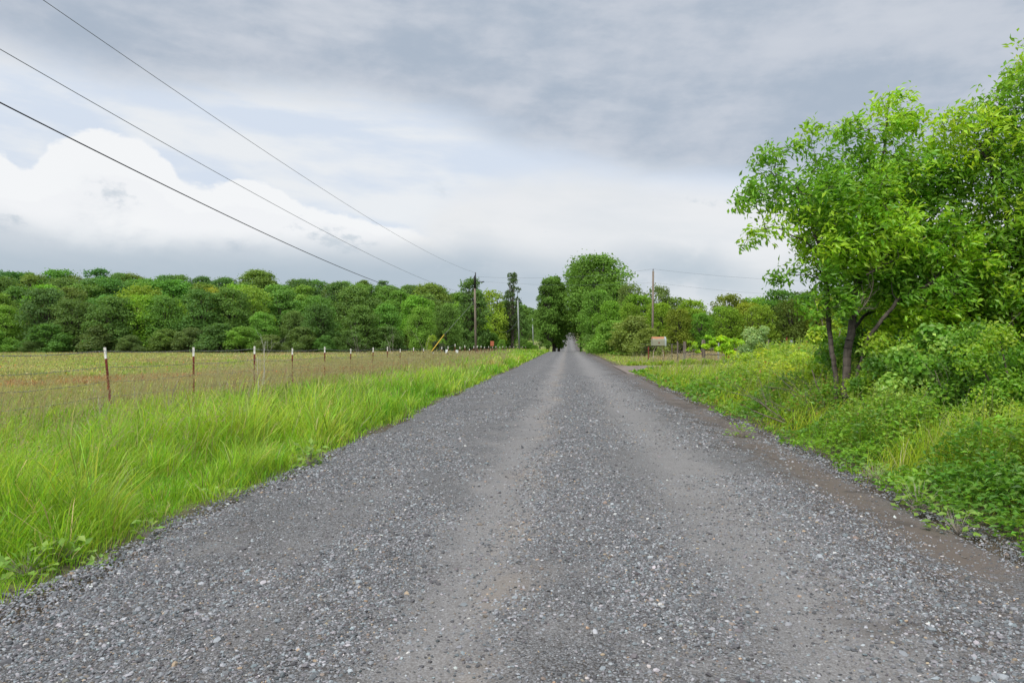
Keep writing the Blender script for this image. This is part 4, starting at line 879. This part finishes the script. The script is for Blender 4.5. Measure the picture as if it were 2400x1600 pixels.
def line(a, b_, sag, r, mat, label, n=48):
    a, b_ = np.asarray(a, float), np.asarray(b_, float); mid = a.copy(); t_ = np.linspace(0, 1, n)[:, None]
    o = poly_tube('power_line', (b_-a)*t_+np.array([0, 0, -1.])*4*sag*t_*(1-t_), r, mat, None, 5); o.location = a
    return tag(o, label, 'cable')
# previous pole stands beside the viewer, out of frame
a0 = np.array([-11.7, 1.5, 0]); zt = float(tA[2]+.7)
line(a0+[0, 0, 9.75], [tA[0]+.1, tA[1], zt], 1.15, .0085, m_wiregrey, 'highest thin line sweeping from the top left to the brown utility pole')
line(a0+[0, 0, 8.35], [tA[0]+.05, tA[1], 7.55], 1.2, .009, m_wiregrey, 'middle thin line from the left edge of the sky to the brown utility pole')
line(a0+[0, 0, 7.55], [tA[0], tA[1], 6.55], 1.75, .016, m_cable, 'thick black cable, lowest of the three lines crossing the left sky')
line([tA[0], tA[1], 6.6], P(1213.5, 748, d2), 3.3, .022, m_wiregrey, 'cable sagging from the brown utility pole to the pale grey pole')
line([tA[0]+.1, tA[1], zt-.5], [tB[0], tB[1], tB[2]+.2], .55, .010, m_wiregrey, 'upper line crossing above the road between the two brown poles')
line([tA[0]+.1, tA[1], tB[2]-1.4], [tB[0], tB[1], tB[2]-1.5], .45, .008, m_wiregrey, 'lower line crossing above the road between the two brown poles')
line([tB[0], tB[1], tB[2]+.2], P(2250, 650, 98), 1.0, .010, m_wiregrey, 'upper line running right from the slim brown pole')
line([tB[0], tB[1], tB[2]-1.5], P(2250, 690, 98), 1.0, .008, m_wiregrey, 'lower line running right from the slim brown pole')
sp_ = tA+np.array([.2, 0, .05]); q1 = tA+np.array([.9, .4, -.05]); 
poly_tube('line_splice', [tl+[.15, 0, -.3], tl+[.7, .1, -.42], tl+[1.0, .2, -.45]], [.018, .018, .018], m_dark, rA, 5)
poly_tube('line_splice', [tl+[.75, .1, -.45], tl+[.85, .1, -.5], tl+[1.1, .15, -.42], tl+[1.2, .2, -.46]], [.03, .07, .07, .03], m_dark, rA, 6)

# ------------------------------------------------------------------ signs
def boxm(name, c, s, mat, parent=None, bev=0):
    V, Fq_, box = tpost_mesh(); box(c[0]-s[0]/2, c[0]+s[0]/2, c[1]-s[1]/2, c[1]+s[1]/2, c[2]-s[2]/2, c[2]+s[2]/2); o = mesh(name, V, [Fq_], mat, None, parent)
    if bev: m_ = o.modifiers.new('bevel', 'BEVEL'); m_.width = bev; m_.segments = 2
    return o
def sign(px, py0, py1, wpx, d, mat, label):
    q = P(px, (py0+py1)/2, d); g = float(H(q[0], q[1])); root = empty('sign', (q[0], q[1], g), label, 'sign'); hh_ = (py1-py0)/F*d; ww = wpx/F*d
    boxm('panel', (0, 0, q[2]-g), (ww, .02, hh_), mat, root, .006); boxm('post', (0, .035, (q[2]-g)/2), (.05, .04, q[2]-g), m_rustred, root)
sign(1153.5, 799, 810.5, 8.5, 96, m_orange, 'small faded orange sign at the pasture fence left of the pale pole')
sign(1071, 820, 829, 6.5, 79, m_whites, 'small white sign on the fence just left of the brown utility pole')
sign(1047, 819, 827, 6, 84, m_whites, 'small dull white sign left of the brighter white one')
for i, (px, a, b_) in enumerate([(1264.5, 819, 829), (1268.5, 816, 827)]):
    q = P(px, b_, 128); g = float(H(q[0], q[1])); r_ = empty('marker_stake', (q[0], q[1], g), ['pale yellow marker stake at the left road edge, nearer of two', 'pale yellow marker stake at the left road edge, farther of two'][i], 'marker')
    boxm('stake', (0, 0, (P(px, a, 128)[2]-g)/2), (.09, .05, P(px, a, 128)[2]-g), plain_mat('stake_paint', (.55, .48, .22), (.5, .42, .2), 5), r_, .01)
shrub(1008, 815, 92, 2.6, 1.6, 2600, .22, (.05, .07, .03), (.07, .10, .03), 'dark round bush behind the yellow guy guard')

# ------------------------------------------------------------------ mailbox on bent pipe arch
dM = 55; qM = P(1543, 805, dM); gM = float(H(qM[0], qM[1]))
mb = empty('mailbox', (qM[0], qM[1], gM), 'old rusty mailbox on an arched pipe stand beside the driveway', 'mailbox', rz=R_(8))
zb_ = P(0, 809.5, dM)[2]-gM; zt_ = P(0, 789, dM)[2]-gM; hb_ = zt_-zb_; L_ = .50
prof = [(-.26, 0), (.26, 0), (.27, hb_*.55)]+[(.27*math.cos(a), hb_*.55+hb_*.45*math.sin(a)) for a in np.linspace(.25, math.pi-.25, 7)]+[(-.27, hb_*.55)]
k = len(prof); V = [(x_, a, zb_+b_) for x_ in (-L_, L_-.08) for a, b_ in prof]; Fs = [[j, (j+1) % k, (j+1) % k+k, j+k] for j in range(k)]
b = MB('rusted_mailbox_paint'); p = b.obj(); sp = b.n('ShaderNodeSeparateXYZ'); b.i(sp, 0, p); n_1 = b.noise(p, 6, 8, .7)
tm = b.math('ADD', b.mr(sp.outputs[2], zt_-.34, zt_+.02), b.math('MULTIPLY', b.math('SUBTRACT', n_1, .5), 2.6))
cc = b.mix(b.mr(tm, .35, .62), (.25, .25, .18, 1), (.36, .16, .075, 1)); cc = b.mix(b.mr(n_1, .62, .72), cc, (.16, .06, .03, 1))
m_mail = b.done(b.bsdf(cc, .7, 0, .3, b.bump(n_1, .3, .01)))
mesh('box', V, [Fs, [list(range(k))[::-1], [j+k for j in range(k)]]], m_mail, None, mb)
V = [(x_, a*1.07, zb_-.03+b_*1.05) for x_ in (L_-.078, L_+.04) for a, b_ in prof]
mesh('door', V, [Fs, [list(range(k))[::-1], [j+k for j in range(k)]]], plain_mat('mailbox_door', (.33, .38, .40), (.28, .31, .29), 9, .6), None, mb)
poly_tube('latch', [(L_+.03, 0, zb_+hb_*.9), (L_+.09, 0, zb_+hb_*.98)], .014, m_rustred, mb, 6)
boxm('rust_plate', (-.02, -.272, zb_+hb_*.32), (.085, .012, .11), m_rustred, mb)
arch = [(-.38, 0, 0), (-.39, 0, zb_*.45)]+[(-.39*math.cos(a), 0, zb_*.45+(zb_*.52)*math.sin(a)) for a in np.linspace(.15, math.pi-.15, 14)]+[(.39, 0, zb_*.45), (.38, 0, 0)]
poly_tube('pipe_arch', arch, .027, plain_mat('flaked_white_pipe', (.52, .48, .42), (.25, .12, .06), 12, .7), mb, 8)
poly_tube('brace', [(.42, .02, zb_+.02), (.46, .02, zb_*.5), (.44, .02, 0)], .016, m_rustred, mb, 6)
boxm('shelf', (0, 0, zb_-.02), (.9, .44, .035), m_oldwood, mb)

# ------------------------------------------------------------------ rail fence and field fence on the right
rf = empty('rail_fence', P(1605, 840, 60), 'dark weathered wooden rail fence with stout posts right of the mailbox', 'fence'); ro = np.array(rf.location)
def logpost(px, top, bot, d, wpx, mat, parent, o):
    a = P(px, top, d); g = min(float(H(a[0], a[1])), P(px, bot, d)[2]); r_ = wpx/2/F*d; n = 7
    pts = [np.array([a[0]+rng.normal(0, .012), a[1], g-.1+(a[2]-g+.1)*t_])-o for t_ in np.linspace(0, 1, n)]; rr = [r_*rng.uniform(.88, 1.1) for _ in range(n)]; rr[-1] = r_*.8
    return poly_tube('fence_post', pts, rr, mat, parent, 9, False)
for px, tp, bt, wp in [(1605, 800, 845, 8.0), (1649, 796, 842, 9.0), (1732, 796, 838, 6.5)]: logpost(px, tp, bt, 60, wp, m_oldwood, rf, ro)
def rail(p_, q, r_, parent, o, mat=m_oldwood):
    t_ = np.linspace(0, 1, 8)[:, None]; pts = p_+(q-p_)*t_+rng.normal(0, .018, (8, 3)); return poly_tube('rail', pts-o, [r_*rng.uniform(.8, 1.15) for _ in range(8)], mat, parent, 7, False)
for a, b_ in [((1606, 820), (1649, 820)), ((1606, 831), (1649, 830)), ((1650, 817), (1694, 817.5)), ((1650, 830), (1694, 831)), ((1694, 818), (1732, 819)), ((1694, 831), (1732, 832))]:
    rail(P(*a, 60), P(*b_, 60), .055, rf, ro)
ff = empty('wire_fence', P(1700, 830, 63), 'sagging wire fence on mismatched posts behind the yellow green weeds', 'fence'); fo = np.array(ff.location)
for px, tp, bt, wp, mt_ in [(1520, 812, 842, 3, m_rustred), (1575, 806, 842, 3, m_oldwood), (1588, 800, 840, 4, m_oldwood), (1684, 803, 838, 3.5, m_poleg), (1693, 814, 838, 2.6, m_rustred), (1764, 800, 835, 3, m_oldwood), (1801, 795, 833, 3, m_oldwood), (1844, 790, 830, 3.4, m_rustred), (1855, 797, 830, 6.5, m_poleg), (1891, 797, 830, 4, m_rustred), (1935, 795, 830, 5, m_oldwood)]:
    logpost(px, tp, bt, 62, wp, mt_, ff, fo)
for y_, r_ in ((806, .008), (814, .006), (822, .006), (830, .006), (798, .007)):
    xs_ = [1500, 1520, 1575, 1605] if y_ != 798 else [1732, 1764, 1801, 1844, 1891, 1935, 2050]
    strand('wire', [P(a, y_+random.uniform(-1, 1), 62)-fo for a in xs_], r_, m_galv, ff, .03)
    if y_ != 798: strand('wire', [P(a, y_+random.uniform(-1, 1), 62)-fo for a in [1732, 1764, 1801, 1844, 1891, 1935, 2050]], r_, m_galv, ff, .03)
A, B = [], []
for px in np.arange(1500, 1605, 3.2): A.append(P(px, 806, 62)-fo); B.append(P(px, 838, 62)-fo)
tube_mesh('wire_mesh', A, B, .004, .004, m_galv, ff, 4)
